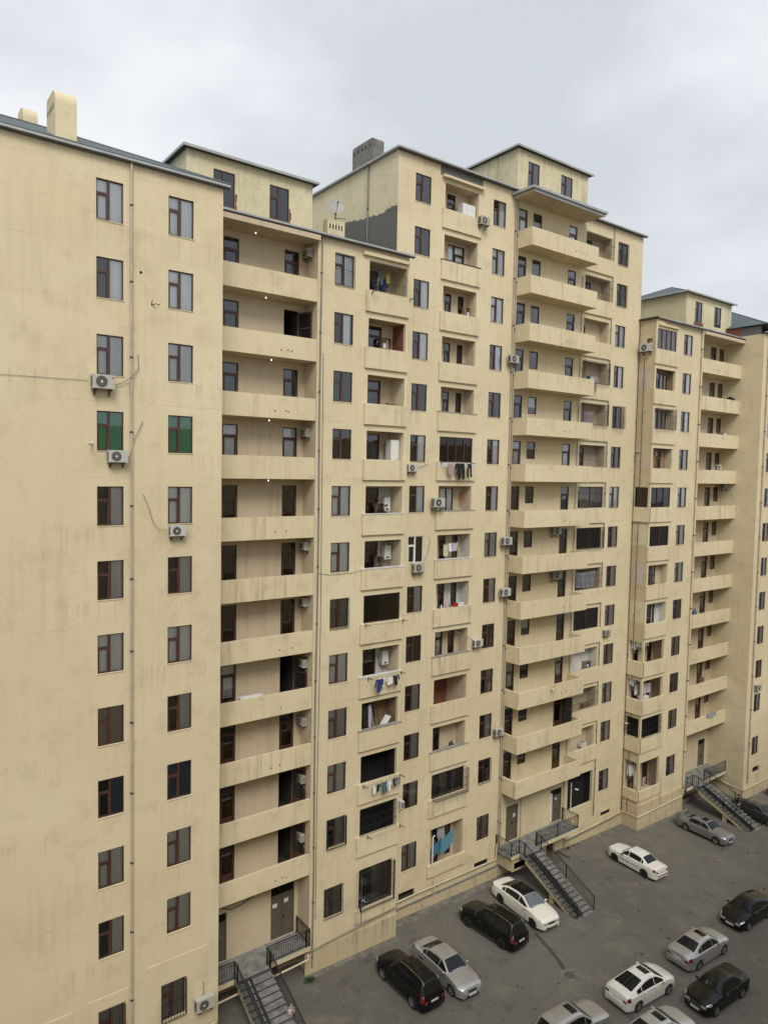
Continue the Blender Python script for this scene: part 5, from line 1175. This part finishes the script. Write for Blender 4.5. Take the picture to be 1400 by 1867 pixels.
def cloth(label, u, y, z, w_, h_, mt, shape='towel', sway=0., name=None, cat=None, slope=0.):
    g = MB(); rn = random.Random(label); n = max(6, int(w_/.05)); ph = rn.random()*6
    def panel_(u0, w2, h2, y0, amp=.018, skew=0.):
        nn_ = max(4, int(w2/.045)); rows = []
        for j in range(6):
            q = j/5; rows.append([(u0+w2*i/nn_*(1-.06*q)+skew*q+.02*math.sin(q*3+ph), y0+amp*(.3+q)*math.sin(i*1.3+ph+q), z-h2*q-.02*q*math.sin(i*.9+ph)+slope*(u0+w2*i/nn_-u)-.06*math.sin(math.pi*i/nn_)) for i in range(nn_+1)])
        g.grid(rows)
    if shape == 'towel': panel_(u, w_, h_, y-.012); panel_(u+.01, w_-.02, h_*.72, y+.03)
    elif shape == 'trousers':
        panel_(u, w_, h_*.3, y-.012); z0_ = z; z = z-h_*.28; panel_(u, w_*.44, h_*.7, y-.012, .015, -.03); panel_(u+w_*.56, w_*.44, h_*.68, y-.01, .015, .02); z = z0_
    else:
        panel_(u+w_*.2, w_*.6, h_, y-.012); z0_ = z; z = z-.0; panel_(u, w_*.24, h_*.55, y-.005, .012, -.05); panel_(u+w_*.76, w_*.24, h_*.5, y-.005, .012, .05); z = z0_
    nm = name or {'towel': 'hanging_towel', 'trousers': 'hanging_trousers', 'shirt': 'hanging_shirt'}[shape]
    return tag(g.build(nm, [mt], None, 80), label, cat or {'towel': 'towel', 'trousers': 'trousers', 'shirt': 'shirt'}[shape], 'washing hung out on the balconies')
def clothesline(label, u0, u1, y, z, out_=.30):
    t = thing('clothes_line', label, 'clothes line', (u0, y, z), 0, 'clothes line brackets on the parapets')
    for u in (u0, u1):
        g = MB(); g.bar((u, y, z-.03), (u+.02, y-out_-.14, z+.02), .022); g.box(u-.02, u+.02, y-.012, y+.0, z-.16, z+.03)
        for q in (.06, .16, .27, .38): g.tube([(u+.005, y-q, z), (u+.005, y-q, z+.05)], .014, 5)
        g.build('bracket', ['iron'], t)
    g = MB()
    for q in (.16, .30): g.tube([(u0, y-q, z+.03), ((u0+u1)/2, y-q, z-.01), (u1, y-q, z+.03)], .005, 4)
    g.build('line', ['iron'], t)
    return t
yb, yc = 31.45, 32.62
clothesline('clothes line with blue, white and black washing below a boiler balcony', 22.75, 25.05, yb, -11.40)
cloth('dark blue shirt hung below the white boiler balcony', 23.05, yb-.3, -11.42, .50, .72, 'cloth_navy', 'shirt')
cloth('white shirt beside the dark blue one below the boiler balcony', 23.42, yb-.16, -11.40, .40, .52, 'cloth_white', 'shirt')
cloth('small white towel between the white and black washing below the boiler balcony', 23.86, yb-.3, -11.42, .36, .42, 'cloth_white')
cloth('black shirt at the right end of the line below the boiler balcony', 24.20, yb-.3, -11.38, .48, .55, 'cloth_black', 'shirt')
clothesline('clothes line hung with small washing below a wide black opening', 22.55, 25.15, yb, -17.42)
for i, (u, w_, h_, mt, lb) in enumerate(((23.0, .20, .45, 'cloth_white', 'thin white towel first on the line below the wide black opening'), (23.22, .34, .42, 'cloth_black', 'black shirt between a white and a teal towel, low balcony line'), (23.64, .36, .62, 'cloth_teal', 'teal grey towel in the middle of the low balcony line'),
        (24.05, .30, .60, 'cloth_white', 'white shirt right of the teal towel on the low balcony line'), (24.38, .26, .48, 'cloth_black', 'black towel right of the white shirt, low balcony line'), (24.66, .28, .50, 'cloth_grey', 'dark grey trousers last on the low balcony line'))):
    cloth(lb, u, yb-.28, -17.42+.02*i, w_, h_, mt, 'shirt' if 'shirt' in lb else ('trousers' if 'trousers' in lb else 'towel'))
clothesline('bare clothes line brackets below the brown framed balcony glazing', 22.5, 25.1, yb, -8.4)
clothesline('bare clothes line brackets below the barred black balcony', 22.9, 25.2, yb, -20.4)
clothesline('clothes line brackets on the top barred balcony left of centre', 22.55, 25.15, yb, 9.55)
clothesline('clothes line with black washing on the white topped parapet', 28.75, 31.2, yc, .62)
cloth('faded pink towel at the left of the black washing', 29.05, yc-.3, .60, .46, .66, 'cloth_pink')
cloth('black shirt over the white topped parapet', 29.62, yc-.3, .62, .60, .68, 'cloth_black', 'shirt')
cloth('pair of black trousers over the white topped parapet', 30.02, yc-.16, .62, .52, 1.0, 'cloth_black', 'trousers')
cloth('black leggings right of the black trousers on the white topped parapet', 30.62, yc-.3, .62, .40, .86, 'cloth_black', 'trousers')
cloth('pale green towel inside the grey walled balcony', 29.45, 33.0, -4.42, .42, .72, 'cloth_lime')
cloth('white towel between the pale green and lilac ones', 29.88, 33.0, -4.36, .26, .5, 'cloth_white')
cloth('pale lilac towel at the right on the grey walled balcony', 30.18, 33.0, -4.34, .42, .5, 'cloth_lilac')
cloth('red cloth on the wall of the balcony with white curtains', 31.15, 33.35, -1.15, .14, .75, 'cloth_red')
cloth('turquoise sheet hanging deep in the lowest balcony of the centre block', 28.85, 32.8, -23.45, .85, .75, 'cloth_blue', slope=.45, name='hanging_sheet', cat='sheet')
cloth('pale blue sheet stretched across the lowest balcony of the centre block', 29.55, 32.7, -23.2, 1.05, .95, 'cloth_paleblue', slope=.5, name='hanging_sheet', cat='sheet')
cloth('patterned grey sheet folded above the turquoise ones', 29.5, 33.0, -22.55, .55, .55, 'cloth_striped', name='hanging_sheet', cat='sheet')
cloth('black shirt hung inside the top barred balcony', 22.95, 32.2, 10.95, .45, .85, 'cloth_black', 'shirt')
cloth('grey trousers hung inside the top barred balcony', 23.42, 32.15, 11.05, .35, .8, 'cloth_grey', 'trousers')
cloth('yellow cloth hung inside the top barred balcony', 23.95, 32.1, 11.0, .26, .6, 'cloth_yellow')
cloth('navy shirt hung inside the top barred balcony, at the right', 23.75, 32.3, 10.7, .4, .95, 'cloth_navy', 'shirt')
cloth('dark blue shirt among washing behind bars, fourth balcony down right of centre', 42.6, 32.85, 7.2, .5, .6, 'cloth_navy', 'shirt')
cloth('white and blue shirt among washing behind bars right of centre', 43.05, 32.82, 7.2, .42, .68, 'cloth_white', 'shirt')
cloth('pale blue towel right of the white shirt behind bars', 43.5, 32.84, 7.2, .38, .55, 'cloth_lilac')
cloth('dark strip of cloth hanging over the parapet edge below barred washing', 43.15, 32.45, 6.75, .14, .75, 'cloth_grey')
cloth('checked pink blanket hung behind the bars right of centre', 41.95+.25, 32.83, 4.62, 1.25, 1.0, 'cloth_plaid', name='hanging_blanket', cat='blanket')
cloth('striped blue grey bedding hung across a barred balcony', 42.15, 32.84, -7.05, 2.3, 1.15, 'cloth_striped', name='hanging_sheet', cat='sheet')
cloth('pale towel at the left of the corner balcony near the right edge', 49.15, 32.3, -16.35, .42, .8, 'cloth_white')
cloth('lilac towel in the middle of the corner balcony near the right edge', 49.85, 32.0, -16.3, .55, .85, 'cloth_lilac')
cloth('second lilac towel, the right one on the corner balcony near the right edge', 50.45, 32.0, -16.3, .5, .8, 'cloth_lilac')
cloth('white cloth on the lowest corner balcony near the right edge', 49.4, 32.0, -23.6, .45, .75, 'cloth_white')
cloth('pink cloth on the lowest corner balcony near the right edge', 49.95, 31.75, -23.8, .42, .8, 'cloth_pink')
cloth('blue and white bedding draped on a parapet of the far right loggias', 58.4, 31.25, -20.18, 1.5, .35, 'cloth_striped', name='hanging_sheet', cat='sheet')

# ================================================================== balcony contents
def cabinet(label, x0, x1, y0, y1, z0, z1, mt='white', doors=2, name='cabinet', cat='cabinet'):
    t = thing(name, label, cat, (x0, y0, z0)); g = MB(); g.box(x0, x1, y0, y1, z0, z1); g.build('body', [mt], t)
    g = MB(); w2 = (x1-x0)/doors
    for i in range(doors): g.box(x0+w2*i+.02, x0+w2*(i+1)-.02, y0-.018, y0-.001, z0+.04, z1-.04)
    for i in range(doors): g.box(x0+w2*i+w2*.8, x0+w2*i+w2*.8+.02, y0-.035, y0-.018, (z0+z1)/2-.06, (z0+z1)/2+.06, 1)
    g.build('door', [mt, 'iron'], t); return t
def boiler(label, x, y, z, flue=True, rz=0):
    t = thing('wall_boiler', label, 'boiler', (x, y, z)); g = MB(); g.box(x-.22, x+.22, y-.16, y+.16, z-.40, z+.40); g.build('casing', ['white'], t)
    g = MB(); g.box(x-.225, x-.20, y-.08, y+.08, z-.36, z-.30); g.box(x-.1, x+.1, y-.165, y-.16, z-.34, z-.24); g.build('control_panel', ['acdark'], t)
    g = MB()
    for q in (-.12, 0, .12): g.tube([(x+q, y, z-.40), (x+q, y, z-.75)], .012, 6)
    if flue: g.tube([(x, y, z+.40), (x, y, z+.55), (x+.05, y-.2, z+.60), (x+.1, y-.75, z+.60)], .05, 8)
    g.build('pipes', ['chrome'], t, 50); return t
cabinet('tall white cabinet with small spots at the right end of a balcony', 24.35, 24.92, 31.9, 32.4, -.35, 1.78, doors=1)
boiler('white wall boiler behind the person leaning on the balcony', 24.55, 32.55, -1.85, False)
boiler('white wall boiler on the white plastered balcony, above the brown glazed one', 24.62, 32.5, -4.6)
boiler('white wall boiler above the blue, white and black washing', 24.60, 32.5, -10.7)
cabinet('long white panelled cabinet on the topmost balcony of the centre block', 30.3, 31.35, 32.95, 33.5, 14.7, 16.45, doors=3)
cabinet('white cupboard standing on a corner balcony near the right edge', 49.1, 50.3, 31.9, 32.3, -13.9+.6, -12.2-.3, doors=2)
boiler('white wall boiler on the open corner balcony near the right edge', 49.25, 32.45, -13.15)
boiler('white wall boiler on the corner balcony with lilac towels', 49.1, 32.4, -16.0, False)
boiler('white wall boiler on the lowest corner balcony', 49.1, 32.3, -23.2, False)
cabinet('white washing machine shaped cabinet on the corner balcony with washing', 49.9, 50.6, 31.9, 32.4, -18.3, -17.35, doors=1)
# sill clutter of the centre balcony
def bottle(label, x, y, z, h_, mt, r_=.05, name='bottle', cat='bottle'):
    g = MB(); g.tube([(x, y, z), (x, y, z+h_*.6), (x, y, z+h_*.78), (x, y, z+h_)], [r_, r_, r_*.4, r_*.35], 10); return tag(g.build(name, [mt], None, 50), label, cat)
zc = pt(8)
bottle('small dark bottle on the cluttered parapet, leftmost', 28.95, 32.72, zc, .28, 'acdark'); bottle('white bottle on the cluttered parapet beside the dark bottle', 29.15, 32.74, zc, .22, 'white')
bottle('pink plastic bottle on the cluttered parapet', 29.5, 32.72, zc, .30, 'cloth_pink', .07); bottle('grey jar on the cluttered parapet left of the red box', 29.85, 32.72, zc, .24, 'cloth_grey', .08, 'jar', 'jar')
g = MB(); g.box(30.1, 30.42, 32.62, 32.82, zc+.002, zc+.2); g.box(30.09, 30.43, 32.61, 32.83, zc+.2, zc+.23); tag(g.build('red_box', ['red']), 'red box on the cluttered parapet', 'box')
g = MB(); g.box(30.45, 30.95, 32.62, 32.84, zc+.002, zc+.17); g.box(30.44, 30.96, 32.61, 32.85, zc+.17, zc+.21); tag(g.build('white_box', ['white']), 'white box right of the red box on the parapet', 'box')
# planks and panels stored on the wooden-lined balcony
for i, (x, dx, mt, lb) in enumerate(((23.75, .05, 'wood', 'leftmost plank leaning in the brown lined balcony'), (23.95, .2, 'apron', 'grey plank leaning beside the leftmost one in the brown lined balcony'), (24.15, .3, 'wood', 'plank leaning rightmost in the brown lined balcony'))):
    g = MB(); g.bar((x+dx, 32.1, -15.3), (x, 32.6, -13.1), .12, .03); g.bar((x+dx+.01, 32.08, -15.28), (x+.01, 32.58, -13.4), .03, .04); tag(g.build('leaning_plank', [mt]), lb, 'plank')
g = MB(); g.bar((24.1, 31.85, -14.45), (24.55, 31.9, -13.95), .42, .05); g.bar((24.12, 31.84, -14.40), (24.5, 31.88, -14.0), .36, .07); tag(g.build('tilted_panel', ['paper']), 'white panel tilted among the planks of the brown lined balcony', 'panel')
cloth('pale lilac curtain at the left of the brown lined balcony', 23.2, 32.0, -13.1, .22, 1.6, 'cloth_lilac', name='hanging_curtain', cat='curtain')
cloth('black coat hung at the left of the brown lined balcony', 22.75, 32.0, -13.0, .5, 1.3, 'cloth_black', 'shirt', name='hanging_coat', cat='coat')
t = thing('bench', 'white bench on the parapet level of a long loggia left of centre', 'bench', (15.5, 31.9, pt(9)-.5))
g = MB(); g.box(15.3, 16.5, 31.78, 32.1, pt(9)-.02, pt(9)+.04); g.build('seat', ['white'], t)
for x in (15.36, 16.4): g = MB(); g.box(x, x+.05, 31.8, 32.08, pb(9)+.15, pt(9)-.02); g.build('leg', ['iron'], t)
bottle('green jug on a parapet of the far right loggias', 56.3, 31.6, pt(9)-.1, .55, 'cloth_teal', .2, 'jug', 'jug')
for i, x in enumerate((58.6, 59.1, 59.7)): bottle(('left', 'middle', 'right')[i]+' jar of three behind a parapet of the far right loggias', x, 31.5, pt(4), .16, 'acdark' if i < 2 else 'white', .12, 'jar', 'jar')
t = thing('stored_chair', 'chair stored with junk behind a parapet of the far right loggias', 'chair', (58.6, 31.8, pb(11)+.2)); g = MB(); g.box(58.3, 58.75, 31.6, 32.0, pt(11)-.35, pt(11)-.3); g.build('seat', ['wood'], t)
g = MB(); g.box(58.3, 58.34, 31.6, 32.0, pt(11)-.3, pt(11)+.28); g.build('backrest', ['wood'], t)
for x in (58.32, 58.7): g = MB(); g.box(x, x+.04, 31.62, 31.66, pb(11)+.16, pt(11)-.35); g.build('leg', ['wood'], t)
def crate(label, x, y, z, w_, h_, mt, name='crate', cat='crate'):
    t = thing(name, label, cat, (x, y, z)); g = MB(); 
    for q in range(4): g.box(x-w_/2, x+w_/2, y-.15, y-.135, z+h_*q/4+.01, z+h_*(q+1)/4-.02)
    g.box(x-w_/2, x-w_/2+.015, y-.134, y+.15, z, z+h_); g.box(x+w_/2-.015, x+w_/2, y-.134, y+.15, z, z+h_); g.build('side', [mt], t)
    g = MB(); g.box(x-w_/2+.02, x+w_/2-.02, y-.13, y+.14, z+.02, z+h_*.85); g.build('contents', ['cloth_grey'], t); return t
def shelf(label, x, y, z, w_, h_, mts):
    t = thing('shelf_unit', label, 'shelf', (x, y, z)); g = MB()
    for q in range(4): g.box(x-w_/2, x+w_/2, y-.15, y+.15, z+h_*q/3, z+h_*q/3+.02)
    for s_ in (-1, 1): g.box(x+s_*w_/2-.012, x+s_*w_/2+.012, y-.15, y+.15, z+.021, z+h_)
    g.build('frame', ['wood'], t); rn = random.Random(label)
    for q in range(3):
        xx = x-w_/2+.05
        while xx < x+w_/2-.16: ww = rn.uniform(.08, .2); g = MB(); g.box(xx, xx+ww, y-.1, y+.1, z+h_*q/3+.021, z+h_*q/3+.021+rn.uniform(.12, h_/3-.08)); g.build('contents', [rn.choice(mts)], t); xx += ww+.03
    return t
cl = ['cloth_grey', 'white', 'cloth_teal', 'wood', 'cloth_pink', 'cloth_navy', 'acdark']
shelf('shelf unit full of jars in the balcony with the red brick side wall', 24.3, 32.5, pb(3)+.16, .6, 1.75, cl)
crate('wooden crate behind the parapet of the balcony just below the brick walled one', 24.5, 32.2, pt(4)-.15, .45, .35, 'wood')
shelf('shelf unit on the balcony with the person in black', 24.1, 32.55, pb(6)+.16, .45, 1.5, cl)
shelf('shelf unit beside the boiler of the white balcony above the brown glazed one', 24.15, 32.6, pb(7)+.16, .4, 1.45, cl)
crate('white crate on the second balcony down of the centre block', 30.9, 33.35, pt(1)-.3, .5, .45, 'white')
shelf('shelf unit on the balcony of the centre block just below the dark capped one', 31.15, 33.35, pb(2)+.16, .42, 1.6, cl)
crate('grey crate on the balcony of the centre block above the grey capped one', 31.0, 33.3, pt(3)-.2, .5, .4, 'cloth_grey')
shelf('shelf unit on the white walled open balcony right of centre', 44.4, 33.3, pb(10)+.16, .6, 1.3, cl)
crate('brown crate in the open balcony three floors above the middle landing', 44.3, 33.25, pt(11)-.2, .6, .4, 'wood')
crate('pale crate in the open balcony two floors above the middle landing', 44.2, 33.25, pt(12)-.15, .6, .35, 'paper')
for q in range(1): pass
bottle('dark bucket on the pale green walled balcony low in the centre', 30.5, 33.0, pt(11)-.05, .32, 'acdark', .17, 'bucket', 'bucket')
t = thing('broom', 'broom leaning in the corner of a low balcony of the centre block', 'broom', (30.7, 33.2, pt(11)-.3)); g = MB(); g.tube([(30.75, 33.1, pt(11)-.6), (30.85, 33.4, pt(11)+.85)], .014, 6); g.build('handle', ['wood'], t); g = MB(); g.box(30.66, 30.86, 33.05, 33.12, pt(11)-.85, pt(11)-.6); g.build('brush', ['cloth_red'], t)
# ceiling lamps of the long loggias, lit
M['lampglow'] = mat('lit_lamp', (1, .95, .85), .5); bb = M['lampglow'].node_tree.nodes['Principled BSDF']; bb.inputs['Emission Color'].default_value = (1, .93, .8, 1); bb.inputs['Emission Strength'].default_value = 1.6
for k, x, w_ in ((1, 16.08, 'topmost'), (2, 16.66, 'second'), (3, 17.0, 'third'), (4, 16.9, 'fourth'), (5, 16.9, 'fifth')):
    z = pb(k)-.003; t = thing('ceiling_lamp', 'small lit lamp under the ceiling of the %s long loggia' % w_, 'lamp', (x, 32.2, z), 0, 'lit ceiling lamps of the long loggias')
    g = MB(); g.tube([(x, 32.2, z), (x, 32.2, z-.06)], .045, 10); g.build('holder', ['white'], t); g = MB(); g.tube([(x, 32.2, z-.06), (x, 32.2, z-.09), (x, 32.2, z-.12)], [.02, .035, .018], 10); g.build('bulb', ['lampglow'], t)
# plants, bag, litter
def weed(label, x, y, n, s_, mt='leaf', z=None, name='weed', cat='weed'):
    z = gz(x) if z is None else z; g = MB(); rn = random.Random(label)
    for i in range(n):
        a = rn.random()*6.28; r_ = rn.random()**.7*s_; h_ = rn.uniform(.3, 1)*s_*.9; c = Vector((x+math.cos(a)*r_, y+math.sin(a)*r_*.7, z+h_*(1-r_/s_*.6))); d = Vector((math.cos(a+rn.uniform(-1, 1)), math.sin(a+rn.uniform(-1, 1)), rn.uniform(-.2, .8))).normalized()*s_*.22; e_ = d.cross(Vector((rn.random(), rn.random(), 1))).normalized()*s_*.07
        g.face([c-d, c+e_, c+d, c-e_])
        if i % 6 == 0: g.tube([(x+rn.uniform(-.05, .05), y+rn.uniform(-.05, .05), z), tuple(c)], .004, 3)
    return tag(g.build(name, [mt]), label, cat)
weed('green weed at the foot of the wall by the lower left stairs', 19.0, 31.05, 220, .32); weed('small weed against the wall corner below the middle landing', 41.9, 32.45, 90, .22)
weed('dry weed at the wall foot right of the middle landing', 42.6, 32.5, 60, .16); weed('dark leafy plant on a parapet of the far right loggias', 60.3, 31.5, 260, .42, 'darkleaf', pt(3)-.05, 'potted_plant', 'plant')
g = MB(); c = Vector((16.72, 28.97, -26.1)); rn = random.Random(2)
g.grid([[tuple(c+Vector((math.cos(a)*r_*(1+.18*math.sin(3*a+j)), math.sin(a)*r_, h_))) for a in [2*math.pi*i/12 for i in range(13)]] for j, (r_, h_) in enumerate(((.02, .30), (.06, .25), (.05, .18), (.17, .05), (.20, -.12), (.12, -.28), (.02, -.34)))])
M['bag'] = mat('pale_striped_bag', (.55, .45, .43), .5, var=.5, vscale=8); tag(g.build('plastic_bag', ['bag'], None, 50), 'pale crumpled bag tied to the railing of the lower left stairs', 'bag')
rn = random.Random(8); g = MB()
for i in range(230):
    x, y = rn.uniform(19, 60), rn.uniform(17.5, 31.0); s_ = rn.uniform(.015, .05) if rn.random() < .93 else rn.uniform(.05, .11); a = rn.random()*3; g.box(x-s_, x+s_*rn.uniform(.4, 1.4), y-s_*.6, y+s_*.6, gz(x)-.01, gz(x)+s_*.35)
M['litter'] = mat('dark_litter', (.05, .045, .04), .9, var=.6, vscale=1.3); tag(g.build('litter', ['litter']), None, None, kind='stuff')

# ================================================================== people
M['skin'] = mat('skin', (.42, .25, .17), .6); M['coat'] = mat('black_jacket', (.012, .012, .013), .85, var=.3, vscale=12); M['trousers'] = mat('dark_trousers', (.02, .021, .024), .85); M['hair'] = mat('black_hair', (.008, .007, .006), .7)
def person(label, loc, J, rz=0, scale=1.):
    V, Ed, Rd = [], [], []; ix = {}
    def add(nm, p_, r_, par=None):
        ix[nm] = len(V); V.append(p_); Rd.append(r_)
        if par: Ed.append((ix[par], ix[nm]))
    add('pelvis', J['pelvis'], .125); add('waist', J['waist'], .115, 'pelvis'); add('chest', J['chest'], .145, 'waist'); add('neck', J['neck'], .058, 'chest'); add('chin', tuple(Vector(J['neck']).lerp(Vector(J['head']), .55)), .065, 'neck'); add('head', J['head'], .095, 'chin')
    add('crown', tuple(Vector(J['head'])+(Vector(J['head'])-Vector(J['neck'])).normalized()*.075), .075, 'head')
    f_ = Vector(J['face']).normalized(); add('nose', tuple(Vector(J['head'])+f_*.105-Vector((0, 0, .02))), .016, 'head')
    for s_ in ('l', 'r'):
        add('sh'+s_, J['sh'+s_], .062, 'chest'); add('el'+s_, J['el'+s_], .046, 'sh'+s_); add('wr'+s_, J['wr'+s_], .032, 'el'+s_)
        d = (Vector(J['wr'+s_])-Vector(J['el'+s_])).normalized(); sd_ = d.cross(Vector((.2, .3, 1))).normalized(); dn = d.cross(sd_); w_ = Vector(J['wr'+s_])
        add('pa'+s_, tuple(w_+d*.06), .030, 'wr'+s_)
        for q, (o_, L_) in enumerate(((-.030, .062), (-.010, .075), (.010, .070), (.029, .055))):
            a = w_+d*.09+sd_*o_; add('fa%s%d' % (s_, q), tuple(a), .010, 'pa'+s_); add('fb%s%d' % (s_, q), tuple(a+d*L_*.55+dn*.008), .009, 'fa%s%d' % (s_, q)); add('fc%s%d' % (s_, q), tuple(a+d*L_+dn*.03), .008, 'fb%s%d' % (s_, q))
        add('th'+s_, tuple(w_+d*.05-sd_*.045), .011, 'pa'+s_); add('ti'+s_, tuple(w_+d*.09-sd_*.055+dn*.015), .009, 'th'+s_)
        add('hi'+s_, J['hi'+s_], .092, 'pelvis'); add('kn'+s_, J['kn'+s_], .062, 'hi'+s_); add('an'+s_, J['an'+s_], .042, 'kn'+s_); add('to'+s_, J['to'+s_], .040, 'an'+s_)
    me = bpy.data.meshes.new('person'); me.from_pydata(V, Ed, []); tmp = bpy.data.objects.new('tmp_person', me); COL.objects.link(tmp)
    sk = tmp.modifiers.new('skin', 'SKIN'); sub = tmp.modifiers.new('sub', 'SUBSURF'); sub.levels = 2; sub.render_levels = 2
    for v_, r_ in zip(me.skin_vertices[0].data, Rd): v_.radius = (r_, r_)
    me.skin_vertices[0].data[0].use_root = True
    bpy.context.view_layer.update(); dg = bpy.context.evaluated_depsgraph_get(); m2 = bpy.data.meshes.new_from_object(tmp.evaluated_get(dg)); bpy.data.objects.remove(tmp)
    m2.name = 'person'; m2.materials.clear()
    for k_ in ('coat', 'trousers', 'skin', 'rubber'): m2.materials.append(M[k_])
    hd, pv = Vector(J['head']), Vector(J['pelvis'])
    for p_ in m2.polygons:
        c = p_.center; p_.use_smooth = True
        hands = any((c-Vector(J['wr'+s_])).dot((Vector(J['wr'+s_])-Vector(J['el'+s_])).normalized()) > .0 and (c-Vector(J['wr'+s_])).length < .22 for s_ in 'lr')
        p_.material_index = 2 if (c-hd).length < .15 or (c-Vector(V[ix['chin']])).length < .075 or hands else (3 if min((c-Vector(J['to'+s_])).length for s_ in 'lr') < .12 else (1 if c.z < pv.z-.04 else 0))
    o = bpy.data.objects.new('person', m2); COL.objects.link(o); o.location = loc; o.rotation_euler.z = rz; o.scale = (scale,)*3; WL[o.name] = Vector(loc); tag(o, label, 'person')
    g = MB(); up = (hd-Vector(J['neck'])).normalized(); sd_ = up.cross(f_).normalized(); rows = []
    for i in range(7):
        th = math.pi*.62*i/6; rows.append([tuple(hd+up*(.035+math.cos(th)*.108)+(sd_*math.cos(a)*.100+f_*(math.sin(a)*.105-.022))*math.sin(th)+(f_*-.0)) for a in [2*math.pi*j/14 for j in range(15)]])
    g.grid(rows); g.build('hair', ['hair'], o, 70, world=False)
    g = MB()
    for s_ in (-1, 1): g.tube([tuple(hd+f_*.088+sd_*.035*s_+up*.012), tuple(hd+f_*.099+sd_*.035*s_+up*.012)], .011, 6)
    g.build('eyes', ['black'], o, world=False)
    g = MB(); g.bar(tuple(hd+f_*.092-up*.055-sd_*.022), tuple(hd+f_*.092-up*.055+sd_*.022), .008); g.build('mouth', ['red'], o, world=False)
    for s_ in (-1, 1): g = MB(); g.tube([tuple(hd+sd_*.088*s_-up*.02), tuple(hd+sd_*.108*s_+up*.005)], [.022, .018], 8); g.build('ear', ['skin'], o, world=False)
    return o
# leaning on the balcony parapet, forearms on its top (x to the right, y into the building)
person('person in black leaning with folded arms on the white balcony parapet', (23.75, 32.05, pb(6)+.16),
       dict(pelvis=(-.25, .12, .86), waist=(-.18, .06, .98), chest=(.05, -.08, 1.20), neck=(.20, -.14, 1.36), head=(.31, -.18, 1.45), face=(.9, -.5, -.25),
            shl=(.02, .10, 1.26), ell=(.28, -.02, 1.03), wrl=(.50, -.20, 1.03), shr=(.06, -.26, 1.26), elr=(.22, -.36, 1.03), wrr=(.46, -.34, 1.03),
            hil=(-.26, .22, .82), knl=(-.22, .24, .44), anl=(-.30, .28, .07), tol=(-.14, .26, .03), hir=(-.24, .02, .82), knr=(-.12, .06, .44), anr=(-.20, .10, .07), tor=(-.04, .06, .03)), scale=.96)
# walking down the far stairs: faces -y
zs_ = -25.75-(30.5-27.75)/.32*((-25.75-zg3)/14)*1.0
person('person in black clothes walking down the far right stairs', (57.25, 27.75, zs_-.13),
       dict(pelvis=(0, 0, .88), waist=(0, -.01, 1.0), chest=(0, -.03, 1.24), neck=(0, -.05, 1.43), head=(0, -.08, 1.56), face=(0, -1, -.25),
            shl=(.18, -.02, 1.33), ell=(.25, .06, 1.08), wrl=(.22, -.08, .88), shr=(-.18, -.02, 1.33), elr=(-.26, .03, 1.08), wrr=(-.24, -.14, .90),
            hil=(.09, 0, .84), knl=(.10, -.16, .50), anl=(.10, -.18, .12), tol=(.11, -.30, .06), hir=(-.09, 0, .84), knr=(-.10, -.04, .50), anr=(-.10, .14, .24), tor=(-.10, .02, .18)), scale=.95)
